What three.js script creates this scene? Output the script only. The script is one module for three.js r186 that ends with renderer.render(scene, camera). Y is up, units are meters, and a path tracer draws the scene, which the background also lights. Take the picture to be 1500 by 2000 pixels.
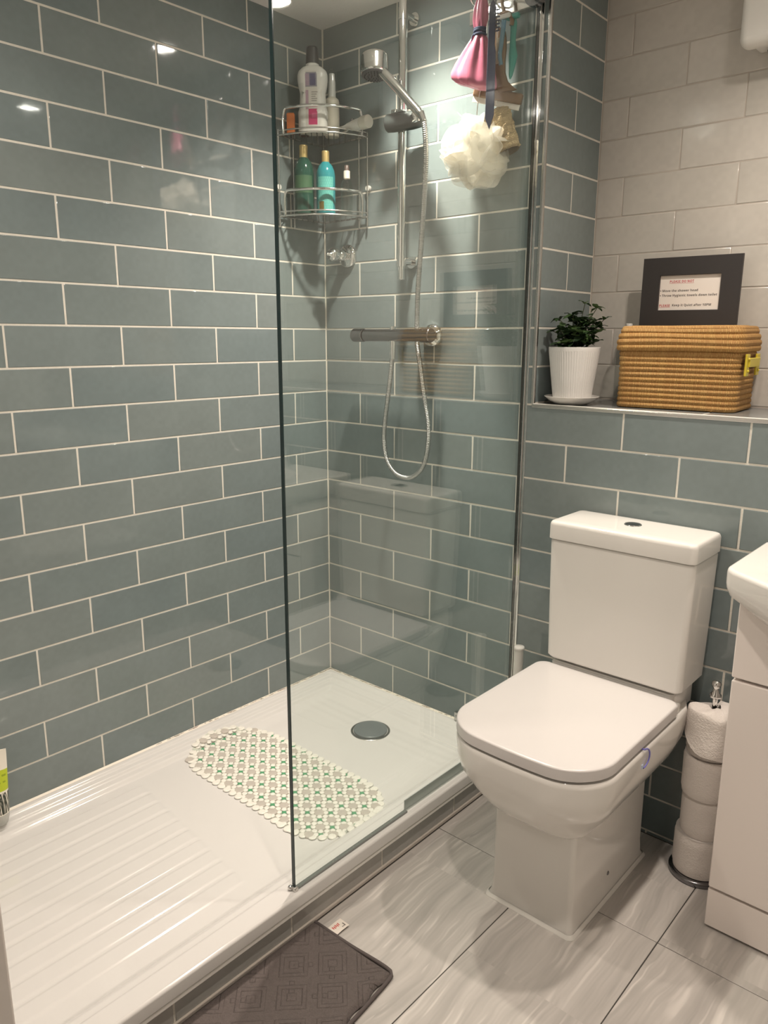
import * as THREE from 'three';
import { RoundedBoxGeometry } from 'three/addons/geometries/RoundedBoxGeometry.js';
import { mergeGeometries } from 'three/addons/utils/BufferGeometryUtils.js';
import { RectAreaLightUniformsLib } from 'three/addons/lights/RectAreaLightUniformsLib.js';

// ------------------------------------------------------------------ camera, exposure, lights
// Measurements are taken from the rim of the shower tray; the floor lies Y0 below it. World y = 0 is the floor.
const Y0 = 0.113, FLOOR = -Y0, CEIL = 2.134;
const scene = new THREE.Scene();
scene.background = new THREE.Color(0x000000);
const camera = new THREE.PerspectiveCamera(67.722, 0.75, 0.02, 30);
camera.position.set(1.8995, 1.2029 + Y0, 1.8501);
camera.rotation.set(-0.224616, 0.724012, 0.003547, 'YXZ');
const renderer = new THREE.WebGLRenderer({ antialias: true });
renderer.toneMapping = THREE.LinearToneMapping;
renderer.toneMappingExposure = 0.92;
renderer.shadowMap.enabled = true;
RectAreaLightUniformsLib.init();
const LAMP_COLOR = new THREE.Color(1.0, 0.87, 0.75);
const LAMPS = [ // x, z, candela, half angle and softness of the beam
  [0.507, 0.235, 11.4, 1.05, 1, 'recessed ceiling downlight over the shower corner'],
  [1.498, 0.232, 4.9, 1.22, 0.9, 'recessed ceiling downlight over the toilet and basin'],
  [1.505, 1.2, 4.6, 1.22, 0.9, 'recessed ceiling downlight over the floor by the doorway'],
  [0.52, 1.2, 2.8, 1.22, 0.9, 'recessed ceiling downlight over the open end of the shower tray'],
];

// ------------------------------------------------------------------ helpers
let seed = 12345;
const rnd = () => { seed = (seed * 1664525 + 1013904223) >>> 0; return seed / 4294967296; };
const rr = (a, b) => a + (b - a) * rnd();
const V = (x, y, z) => new THREE.Vector3(x, y, z);
const clamp = (v, a = 0, b = 1) => Math.min(b, Math.max(a, v));
const sm = (a, b, x) => { const t = clamp((x - a) / (b - a)); return t * t * (3 - 2 * t); };
const lerp = (a, b, t) => a + (b - a) * t;
const used = {};
function numbered(n) { if (!(n in used)) { used[n] = 0; return n; } used[n]++; return `${n}_${String(used[n]).padStart(3, '0')}`; }
function thing(name, label, category, [x, y, z] = [0, 0, 0], turn = 0, group) {
  const o = new THREE.Group(); o.name = numbered(name); o.position.set(x, y + Y0, z); o.rotation.y = turn;
  o.userData = { label, category }; if (group) o.userData.group = group;
  scene.add(o); return o;
}
function struct(name) { const o = new THREE.Group(); o.name = name; o.userData = { kind: 'structure' }; o.position.y = Y0; scene.add(o); return o; }
function part(name, geo, mat, parent, label) {
  const m = new THREE.Mesh(geo, mat); m.name = name; m.castShadow = true; m.receiveShadow = true; if (label) m.userData.label = label;
  parent.add(m); return m;
}
const G = (geo, x = 0, y = 0, z = 0, rx = 0, ry = 0, rz = 0) => {
  const m = new THREE.Matrix4().makeRotationFromEuler(new THREE.Euler(rx, ry, rz)); m.setPosition(x, y, z); return geo.applyMatrix4(m);
};
const box = (w, h, d, x = 0, y = 0, z = 0, r = 0, seg = 3) => G(r ? new RoundedBoxGeometry(w, h, d, seg, r) : new THREE.BoxGeometry(w, h, d), x, y, z);
const cyl = (r1, r2, h, x = 0, y = 0, z = 0, n = 32) => G(new THREE.CylinderGeometry(r1, r2, h, n), x, y, z);
const lathe = (pts, n = 48) => new THREE.LatheGeometry(pts.map(p => new THREE.Vector2(p[0], p[1])), n);
const merge = (...g) => mergeGeometries(g.map(q => { const k = q.index ? q.toNonIndexed() : q; for (const a of Object.keys(k.attributes)) if (!['position', 'normal', 'uv'].includes(a)) k.deleteAttribute(a); return k; }));
function tube(pts, r, seg = 64, sides = 10, closed = false) {
  return new THREE.TubeGeometry(new THREE.CatmullRomCurve3(pts.map(p => Array.isArray(p) ? V(...p) : p), closed, 'centripetal'), seg, r, sides, closed);
}
// polyline of straight wires with rounded corners
function wire(pts, r, fillet = 0.012, sides = 8) {
  const P = pts.map(p => V(...p)), path = new THREE.CurvePath();
  let prev = P[0];
  for (let i = 1; i < P.length; i++) {
    if (i === P.length - 1) { path.add(new THREE.LineCurve3(prev, P[i])); break; }
    const a = P[i].clone().sub(prev), b = P[i + 1].clone().sub(P[i]);
    const f = Math.min(fillet, a.length() * 0.49, b.length() * 0.49);
    const s = P[i].clone().sub(a.normalize().multiplyScalar(f)), e = P[i].clone().add(b.normalize().multiplyScalar(f));
    path.add(new THREE.LineCurve3(prev, s)); path.add(new THREE.QuadraticBezierCurve3(s, P[i], e)); prev = e;
  }
  const gs = path.curves.map(c => new THREE.TubeGeometry(c, c.isLineCurve3 ? 1 : 6, r, sides, false));
  return merge(...gs);
}
function rod(a, b, r1, r2 = r1, n = 20) {
  const A = V(...a), B = V(...b), d = B.clone().sub(A), g = new THREE.CylinderGeometry(r2, r1, d.length(), n);
  g.applyQuaternion(new THREE.Quaternion().setFromUnitVectors(V(0, 1, 0), d.normalize()));
  const c = A.add(B).multiplyScalar(0.5); g.translate(c.x, c.y, c.z); return g;
}
// loft through rings of equal length; caps closed with fans
function loft(rings, capA = true, capB = true) {
  const n = rings[0].length, pos = [], uv = [], idx = []; let v = 0;
  rings.forEach((r, i) => {
    if (i) v += r[0].distanceTo(rings[i - 1][0]);
    let u = 0;
    for (let k = 0; k <= n; k++) { const p = r[k % n]; if (k) u += p.distanceTo(r[k - 1]); pos.push(p.x, p.y, p.z); uv.push(u, v); }
  });
  const s = n + 1;
  for (let i = 0; i + 1 < rings.length; i++) for (let k = 0; k < n; k++) { const a = i * s + k; idx.push(a, a + s, a + 1, a + 1, a + s, a + s + 1); }
  const g = new THREE.BufferGeometry();
  g.setAttribute('position', new THREE.Float32BufferAttribute(pos, 3)); g.setAttribute('uv', new THREE.Float32BufferAttribute(uv, 2)); g.setIndex(idx);
  g.computeVertexNormals();
  const N = g.attributes.normal; // weld the seam's normals
  for (let i = 0; i < rings.length; i++) { const a = i * s, b = a + n; const m = V(N.getX(a) + N.getX(b), N.getY(a) + N.getY(b), N.getZ(a) + N.getZ(b)).normalize(); N.setXYZ(a, m.x, m.y, m.z); N.setXYZ(b, m.x, m.y, m.z); }
  const out = [g];
  for (const [on, r, flip] of [[capA, rings[0], false], [capB, rings[rings.length - 1], true]]) if (on) {
    const c = r.reduce((a, p) => a.add(p), V(0, 0, 0)).multiplyScalar(1 / n), p2 = [c.x, c.y, c.z], u2 = [c.x, c.z], i2 = [];
    r.forEach(p => { p2.push(p.x, p.y, p.z); u2.push(p.x, p.z); });
    for (let k = 0; k < n; k++) { const a = 1 + k, b = 1 + (k + 1) % n; flip ? i2.push(0, b, a) : i2.push(0, a, b); }
    const c2 = new THREE.BufferGeometry(); c2.setAttribute('position', new THREE.Float32BufferAttribute(p2, 3)); c2.setAttribute('uv', new THREE.Float32BufferAttribute(u2, 2)); c2.setIndex(i2); c2.computeVertexNormals(); out.push(c2);
  }
  return merge(...out);
}
// rounded rectangle ring in a horizontal plane (runs so that lofts going UP face outwards)
function rrect(xc, hx, zb, zf, rb, rf, y, bow = 0, nc = 8, ns = 6) {
  const P = [], arc = (cx, cz, r, a0) => { for (let i = 0; i <= nc; i++) { const a = a0 + (Math.PI / 2) * i / nc; P.push(V(cx + r * Math.cos(a), y, cz + r * Math.sin(a))); } };
  const side = (x0, z0, x1, z1) => { for (let i = 1; i < ns; i++) P.push(V(lerp(x0, x1, i / ns), y, lerp(z0, z1, i / ns))); };
  arc(hx - rf, zf - rf, rf, 0); side(hx - rf, zf, -hx + rf, zf);
  arc(-hx + rf, zf - rf, rf, Math.PI / 2); side(-hx, zf - rf, -hx, zb + rb);
  arc(-hx + rb, zb + rb, rb, Math.PI); side(-hx + rb, zb, hx - rb, zb);
  arc(hx - rb, zb + rb, rb, 1.5 * Math.PI); side(hx, zb + rb, hx, zf - rf);
  if (bow) for (const p of P) { const t = sm(zb + (zf - zb) * 0.35, zf, p.z); p.z -= bow * t * (p.x / hx) ** 2; }
  for (const p of P) p.x += xc;
  return P;
}

// ------------------------------------------------------------------ textures
function periodicNoise(n, cells, s) {
  let q = s; const r = () => { q = (q * 1103515245 + 12345) >>> 0; return ((q >>> 8) & 0xffff) / 65535; };
  const g = Array.from({ length: cells * cells }, r), out = new Float32Array(n * n);
  for (let y = 0; y < n; y++) for (let x = 0; x < n; x++) {
    const fx = x / n * cells, fy = y / n * cells, ix = Math.floor(fx), iy = Math.floor(fy), tx = fx - ix, ty = fy - iy;
    const ux = tx * tx * (3 - 2 * tx), uy = ty * ty * (3 - 2 * ty), a = (i, j) => g[((iy + j) % cells) * cells + (ix + i) % cells];
    out[y * n + x] = lerp(lerp(a(0, 0), a(1, 0), ux), lerp(a(0, 1), a(1, 1), ux), uy);
  }
  return out;
}
function dataTex(n, f, srgb = false, m = n) {
  const d = new Uint8Array(n * m * 4);
  for (let y = 0; y < m; y++) for (let x = 0; x < n; x++) { const c = f(x, y), k = (y * n + x) * 4; if (typeof c === 'number') d[k] = d[k + 1] = d[k + 2] = clamp(c) * 255; else { d[k] = clamp(c[0]) * 255; d[k + 1] = clamp(c[1]) * 255; d[k + 2] = clamp(c[2]) * 255; } d[k + 3] = 255; }
  const t = new THREE.DataTexture(d, n, m); t.wrapS = t.wrapT = THREE.RepeatWrapping; t.magFilter = THREE.LinearFilter; t.minFilter = THREE.LinearFilter; if (srgb) t.colorSpace = THREE.SRGBColorSpace; t.needsUpdate = true; return t;
}
function canvasTex(w, h, draw) {
  const c = document.createElement('canvas'); c.width = w; c.height = h; draw(c.getContext('2d'), w, h);
  const t = new THREE.CanvasTexture(c); t.colorSpace = THREE.SRGBColorSpace; t.magFilter = THREE.LinearFilter; return t;
}
const nA = periodicNoise(512, 8, 7), nB = periodicNoise(512, 20, 99), nC = periodicNoise(512, 64, 5), nD = periodicNoise(512, 170, 31);
const per = (t, r) => { const k = t.clone(); k.repeat.set(r, r); k.needsUpdate = true; return k; };
const glazeBump = per(dataTex(512, (x, y) => 0.7 * nA[y * 512 + x] + 0.27 * nB[y * 512 + x] + 0.03 * nC[y * 512 + x]), 1 / 0.5);
const glazeColor = per(dataTex(512, (x, y) => { const v = 0.93 + 0.1 * (nA[y * 512 + x] - 0.5) + 0.06 * (nC[y * 512 + x] - 0.5); return [v, v, v]; }), 1 / 0.7);
const grainBump = per(dataTex(512, (x, y) => nD[y * 512 + x]), 1 / 0.3);
// grey marble-look floor: long pale and dark veins running along v
const floorTex = dataTex(512, (x, y) => {
  const g = (a, X, Y) => { X = ((X % 512) + 512) % 512; Y = ((Y % 512) + 512) % 512; const i = Math.floor(X), j = Math.floor(Y), f = X - i, h = Y - j, A = (m, n) => a[((j + n) & 511) * 512 + ((i + m) & 511)]; return lerp(lerp(A(0, 0), A(1, 0), f), lerp(A(0, 1), A(1, 1), f), h); };
  const w = 7 * Math.sin(y / 512 * 2 * Math.PI + 1) + 15 * (g(nA, x, y) - 0.5) + 4 * (g(nB, x, y) - 0.5);
  const X = x + w, a = g(nB, X * 2, y / 8), b = g(nC, X * 1.5, y / 10), c = g(nA, X * 3, y / 4), d = g(nD, X, y / 14);
  let v = 0.76 + 0.055 * (a - 0.5) + 0.07 * (c - 0.5) + 0.04 * (d - 0.5);
  v += 0.085 * sm(0.62, 0.92, b) * sm(0.45, 0.7, g(nA, x + 90, y + 40)) - 0.035 * sm(0.66, 0.95, g(nC, X + 200, y / 9 + 90));
  return [v * 0.985, v * 0.965, v * 0.945];
}, true);

// ------------------------------------------------------------------ materials
const std = (o) => new THREE.MeshPhysicalMaterial(o);
const M = {};
const tealTint = [[0.205, 0.247, 0.25], [0.215, 0.255, 0.255], [0.195, 0.239, 0.245], [0.222, 0.259, 0.257], [0.2, 0.241, 0.242]];
M.teal = tealTint.map(c => std({ color: new THREE.Color().setRGB(...c), roughness: 0.055, ior: 1.5, map: glazeColor, bumpMap: glazeBump, bumpScale: 0.00035 }));
M.white = [[0.62, 0.585, 0.535], [0.605, 0.575, 0.525], [0.635, 0.6, 0.55]].map(c => std({ color: new THREE.Color().setRGB(...c), roughness: 0.16, map: glazeColor, bumpMap: glazeBump, bumpScale: 0.0008 }));
M.grout = std({ color: new THREE.Color().setRGB(0.72, 0.69, 0.62), roughness: 0.85, bumpMap: grainBump, bumpScale: 0.0004 });
M.groutWhite = std({ color: new THREE.Color().setRGB(0.5, 0.45, 0.4), roughness: 0.85 });
M.groutDark = std({ color: new THREE.Color().setRGB(0.06, 0.055, 0.05), roughness: 0.9 });
M.paint = std({ color: new THREE.Color().setRGB(0.82, 0.8, 0.77), roughness: 0.75, bumpMap: grainBump, bumpScale: 0.0003 });
M.hall = std({ color: new THREE.Color().setRGB(0.6, 0.57, 0.53), roughness: 0.8 });
M.gloss = std({ color: new THREE.Color().setRGB(0.7, 0.65, 0.61), roughness: 0.28 });
M.acrylic = std({ color: new THREE.Color().setRGB(0.67, 0.655, 0.635), roughness: 0.13, bumpMap: glazeBump, bumpScale: 0.0005 });
M.ceramic = std({ color: new THREE.Color().setRGB(0.78, 0.755, 0.72), roughness: 0.06 });
M.seat = std({ color: new THREE.Color().setRGB(0.65, 0.62, 0.61), roughness: 0.25 });
M.lacquer = std({ color: new THREE.Color().setRGB(0.86, 0.79, 0.75), roughness: 0.3 });
M.plastic = std({ color: new THREE.Color().setRGB(0.78, 0.76, 0.72), roughness: 0.35 });
M.chrome = std({ color: new THREE.Color().setRGB(0.78, 0.78, 0.77), metalness: 1, roughness: 0.08 });
M.chromeDull = std({ color: new THREE.Color().setRGB(0.62, 0.61, 0.59), metalness: 1, roughness: 0.22 });
M.steel = std({ color: new THREE.Color().setRGB(0.5, 0.5, 0.49), metalness: 1, roughness: 0.3 });
M.darkChrome = std({ color: new THREE.Color().setRGB(0.25, 0.25, 0.26), metalness: 1, roughness: 0.2 });
M.rubber = std({ color: new THREE.Color().setRGB(0.02, 0.02, 0.018), roughness: 0.5 });
M.greySeal = std({ color: new THREE.Color().setRGB(0.19, 0.2, 0.19), roughness: 0.25 });
M.glass = std({ color: new THREE.Color().setRGB(0.955, 0.985, 0.972), transmission: 1, thickness: 0, roughness: 0, ior: 1.66 });
M.glassEdge = std({ color: new THREE.Color().setRGB(0.018, 0.035, 0.036), roughness: 0.15 });

// ------------------------------------------------------------------ room shell
const q = 0.3049, P = 0.1025;
// one tile: flat face at z = 0 with a softened edge, uv in metres
const tileCache = {};
function tileGeo(w, h, variant, edge = 0.0022, deep = 0.007) {
  const key = [w.toFixed(4), h.toFixed(4), variant, edge].join();
  if (tileCache[key]) return tileCache[key];
  const pos = [], nor = [], uv = [], idx = [], hw = w / 2, hh = h / 2, ou = variant * 0.137, ov = variant * 0.211;
  const ring = (ins, z, tilt) => { const b = pos.length / 3; for (const [sx, sy] of [[-1, -1], [1, -1], [1, 1], [-1, 1]]) { pos.push(sx * (hw - ins), sy * (hh - ins), z); const n = V(sx * Math.sin(tilt) * 0.7, sy * Math.sin(tilt) * 0.7, Math.cos(tilt)).normalize(); nor.push(n.x, n.y, n.z); uv.push(sx * hw + ou, sy * hh + ov); } return b; };
  const a = ring(0, -deep, 1.5), b = ring(0, -edge * 0.8, 1.2), c = ring(edge * 0.4, -edge * 0.22, 0.6), d = ring(edge, 0, 0);
  for (const [p, r] of [[a, b], [b, c], [c, d]]) for (let k = 0; k < 4; k++) { const l = (k + 1) % 4; idx.push(p + k, p + l, r + l, p + k, r + l, r + k); }
  idx.push(d, d + 1, d + 2, d, d + 2, d + 3);
  const g = new THREE.BufferGeometry(); g.setAttribute('position', new THREE.Float32BufferAttribute(pos, 3)); g.setAttribute('normal', new THREE.Float32BufferAttribute(nor, 3)); g.setAttribute('uv', new THREE.Float32BufferAttribute(uv, 2)); g.setIndex(idx);
  return tileCache[key] = g;
}
// running-bond tiles on a wall frame (local x along the wall, y up, z out of it)
function tiles(parent, frame, u0, u1, v0, v1, evenU, oddU, mats, { pitchV = P, pitchU = q, joint = 0.0044, tilt = 0.0016, r0 = -3, r1 = 24, edge } = {}) {
  for (let r = r0; r < r1; r++) {
    const a = Math.max(v0, r * pitchV + joint / 2), b = Math.min(v1, (r + 1) * pitchV - joint / 2);
    if (b - a < 0.006) continue;
    const off = (r & 1) ? oddU : evenU;
    for (let k = Math.floor((u0 - off) / pitchU) - 1; off + k * pitchU < u1; k++) {
      const c = Math.max(u0, off + k * pitchU + joint / 2), d = Math.min(u1, off + (k + 1) * pitchU - joint / 2);
      if (d - c < 0.008) continue;
      const t = part('tile', tileGeo(d - c, b - a, Math.floor(rnd() * 4), edge), mats[Math.floor(rnd() * mats.length)], parent);
      const m = new THREE.Matrix4().makeTranslation((c + d) / 2, (a + b) / 2, 0).multiply(new THREE.Matrix4().makeRotationFromEuler(new THREE.Euler(rr(-tilt, tilt) * 1.5, rr(-tilt, tilt), 0)));
      m.premultiply(frame); m.decompose(t.position, t.quaternion, t.scale);
    }
  }
}
const frameX = (x) => new THREE.Matrix4().makeRotationY(Math.PI / 2).setPosition(x, 0, 0);   // faces +x, u = -z
const frameZ = (z) => new THREE.Matrix4().makeTranslation(0, 0, z);                           // faces +z, u = x
const RECESS = 0.3, COL = 0.809, LEDGE = 1.027, RIGHT = 2.1, FRONT = 1.6;
const GB = 0.0013; // grout sits this far below the tile faces
{
  const w = struct('wall_left');
  part('grout_bed', box(0.12, CEIL - FLOOR, FRONT + 0.3, -0.06 - GB, (CEIL + FLOOR) / 2, FRONT / 2 - 0.15), M.grout, w);
  tiles(w, frameX(0), -FRONT, -0.0015, 0.001, CEIL, -0.2949, -0.145, M.teal);
}
{
  const w = struct('wall_back');
  part('grout_bed', merge(box(COL - GB + 0.05, CEIL - FLOOR, RECESS, (COL - GB - 0.05) / 2, (CEIL + FLOOR) / 2, -RECESS / 2 - GB), box(RIGHT - COL + GB, LEDGE - 0.008 - FLOOR, RECESS, (RIGHT + COL - GB) / 2, (LEDGE - 0.008 + FLOOR) / 2, -RECESS / 2 - GB)), M.grout, w);
  tiles(w, frameZ(0), 0.0015, COL - 0.006, 10 * P, CEIL, 0.3061 - 0.0003, 0.1563, M.teal);
  tiles(w, frameZ(0), 0.785, RIGHT, FLOOR, -0.0015, 0.3061 - 0.0003, 0.1563, M.teal);
  tiles(w, frameZ(0), 0.0015, RIGHT, 0.0015, 10 * P, 0.3061 - 0.0003, 0.1563, M.teal);
  // side of the column, seen in the recess
  tiles(w, frameX(COL), 0.006, RECESS - 0.0015, LEDGE + 0.004, CEIL, 0.0, -0.147, M.teal, { pitchU: 0.3 });
}
{
  const w = struct('wall_recess');
  part('grout_bed', box(RIGHT - COL + 0.3, CEIL - LEDGE + 0.1, 0.1, (RIGHT + COL) / 2, (CEIL + LEDGE) / 2 - 0.05, -RECESS - 0.05 - GB), M.groutWhite, w);
  tiles(w, frameZ(-RECESS), COL + 0.0015, RIGHT, LEDGE + 0.004, CEIL, 1.0405, 0.887, M.white, { pitchU: 0.3077, joint: 0.0022 });
}
{ // ledge top: pale grey tiles, with a metal tile trim along the front edge and up the column's corner
  const w = struct('trim_ledge');
  const lm = std({ color: new THREE.Color().setRGB(0.2, 0.21, 0.21), roughness: 0.2 });
  part('grout_bed', box(RIGHT - COL, 0.008, RECESS - 0.004, (RIGHT + COL) / 2, LEDGE - 0.005, -RECESS / 2), M.grout, w);
  const f = new THREE.Matrix4().makeRotationX(-Math.PI / 2).setPosition(0, LEDGE, 0); // local y runs to -z
  tiles(w, f, COL + 0.001, RIGHT, 0.008, RECESS - 0.001, 1.255, 1.255, [lm], { pitchV: 0.4, pitchU: 0.6, r0: 0, r1: 1 });
  part('edge_strip', box(RIGHT - COL + 0.008, 0.0095, 0.0035, (RIGHT + COL) / 2, LEDGE - 0.0048, 0.0006, 0.0015, 2), M.chromeDull, w);
  part('edge_strip', box(RIGHT - COL + 0.008, 0.0025, 0.009, (RIGHT + COL) / 2, LEDGE + 0.0005, -0.003, 0.001, 2), M.plastic, w);
}
{
  const w = struct('trim_column');
  const H = CEIL - LEDGE;
  part('edge_strip', merge(box(0.0075, H, 0.0035, COL - 0.003, LEDGE + H / 2, 0.0006, 0.0012, 2), box(0.0035, H, 0.0075, COL + 0.0008, LEDGE + H / 2, -0.003, 0.0012, 2)), M.chromeDull, w);
}
{
  const w = struct('ceiling');
  const W = RIGHT + 0.4, D = FRONT + 0.9;
  part('ceiling_board', box(W, 0.1, D, RIGHT / 2, CEIL + 0.05, FRONT / 2 - 0.1), M.paint, w);
}
{
  const w = struct('floor');
  part('grout_bed', box(RIGHT + 0.2, 0.1, FRONT + 1.9, RIGHT / 2, FLOOR - 0.05 - 0.0012, FRONT / 2 + 0.65), M.groutDark, w);
  const mats = [0, 1, 2, 3].map(i => { const t = floorTex.clone(); t.repeat.set(1 / 0.62, 1 / 0.75); t.offset.set(i * 0.37, i * 0.21); t.needsUpdate = true; return std({ map: t, color: new THREE.Color().setRGB(0.98, 0.97, 0.96), roughness: 0.24 }); });
  const f = new THREE.Matrix4().makeRotationX(-Math.PI / 2).setPosition(0, FLOOR, 0.358);
  // local y = 0.358 - z: cross joints at z = 0.355 + 0.6 k
  for (let i = 0; i < 5; i++) tiles(w, f, 0.786 + i * 0.3072, Math.min(RIGHT, 0.786 + (i + 1) * 0.3072 - 0.0016), -FRONT - 0.25, 0.357, 0.786 + i * 0.3072, 0.786 + i * 0.3072, mats, { pitchV: 0.6, pitchU: 0.3072, joint: 0.0018, r0: -6, r1: 3, edge: 0.001, tilt: 0.0003, ...{} });
}
{ // other walls of the room and the lobby beyond its doorway, all outside the picture but for the door lining
  const r = struct('wall_right'); part('wall_board', box(0.1, CEIL - FLOOR, FRONT + 0.5, RIGHT + 0.05, (CEIL + FLOOR) / 2, FRONT / 2 - 0.1), M.paint, r);
  const w = struct('wall_front'); // the wall with the doorway, x 1.165 to 2.02
  part('wall_board', box(1.13, CEIL - FLOOR, 0.12, 0.561, (CEIL + FLOOR) / 2, FRONT + 0.062), M.paint, w);
  part('wall_board', box(RIGHT - COL + 0.2, CEIL - 1.99, 0.12, 1.62, (CEIL + 1.99) / 2, FRONT + 0.062), M.paint, w);
  part('wall_board', box(0.1, 1.99 - FLOOR, 0.12, 2.09, (1.99 + FLOOR) / 2, FRONT + 0.062), M.paint, w);
  const d = struct('door_1');
  part('door_lining', box(0.03, 1.99 - FLOOR, 0.125, 1.141, (1.99 + FLOOR) / 2, FRONT + 0.066, 0.003, 2), M.gloss, d);
  part('door_stop', box(0.012, 1.99 - FLOOR, 0.035, 1.162, (1.99 + FLOOR) / 2, FRONT + 0.09, 0.002, 2), M.gloss, d);
  const h = struct('wall_lobby');
  part('wall_board', box(2.0, CEIL - FLOOR, 0.1, 1.5, (CEIL + FLOOR) / 2, 2.75), M.hall, h);
  part('wall_board', box(0.1, CEIL - FLOOR, 1.2, 0.5, (CEIL + FLOOR) / 2, 2.2), M.hall, h);
  part('wall_board', box(0.1, CEIL - FLOOR, 1.2, 2.45, (CEIL + FLOOR) / 2, 2.2), M.hall, h);
  part('ceiling_board', box(2.1, 0.1, 1.2, 1.45, CEIL + 0.05, 2.35), M.hall, h);
}
// ------------------------------------------------------------------ downlights
for (const [x, z, cd, half, soft, label] of LAMPS) {
  const t = thing('downlight', label, 'ceiling light', [x, CEIL, z], 0, 'ceiling downlights');
  part('bezel', lathe([[0.036, 0.004], [0.036, -0.003], [0.039, -0.006], [0.046, -0.004], [0.047, 0.0]], 40), M.plastic, t);
  part('lamp', G(new THREE.CylinderGeometry(0.034, 0.034, 0.004, 40), 0, -0.001, 0), std({ color: 0xffffff, emissive: new THREE.Color(1, 0.93, 0.84), emissiveIntensity: 110, roughness: 0.4 }), t);
  const s = new THREE.SpotLight(LAMP_COLOR, cd, 0, half, soft, 2);
  s.position.set(0, -0.008, 0); s.target.position.set(0, -1, 0); s.castShadow = true; s.shadow.radius = 1.6; s.shadow.mapSize.set(2048, 2048); t.add(s, s.target);
}
// ------------------------------------------------------------------ shower tray
const DRAIN = [0.382, 0.196];
function trayH(x, z) {
  const step = (d) => -0.007 * sm(0.020, 0.027, d) - 0.008 * sm(0.044, 0.052, d) - 0.011 * sm(0.07, 0.086, d);
  const right = (d) => -0.004 * sm(0.042, 0.05, d) - 0.022 * sm(0.06, 0.1, d);
  let h = Math.max(step(x), step(z), right(0.789 - x), step(FRONT - 0.02 - z));
  // the part under the shower lies a little lower; its edge folds towards the foot of the glass
  const e = 0.66 + 0.28 * sm(0.3, 0.72, x);
  const inner = sm(0.08, 0.13, x) * sm(0.08, 0.13, 0.789 - x) * sm(0.085, 0.13, z);
  const low = (1 - sm(e - 0.13, e, z)) * inner;
  h -= 0.005 * low;
  h -= 0.003 * low * (1 - sm(0.05, 0.35, Math.hypot(x - DRAIN[0], z - DRAIN[1])));
  if (z < 0.3) h += 0.0006 * Math.cos(z / 0.036 * 2 * Math.PI) * sm(0.1, 0.14, z) * (1 - sm(0.2, 0.26, z)) * inner;
  // ribs of the standing area
  const u = (x - 0.115) / 0.0535, k = Math.floor(u), f = u - k;
  if (k >= 0 && k < 10) {
    const end = 0.845 + 0.1 * x;
    h += 0.0026 * (sm(0.03, 0.2, f) * (1 - sm(0.83, 0.965, f))) * sm(end, end + 0.015, z) * (1 - sm(1.45, 1.5, z));
  }
  return h;
}
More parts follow.
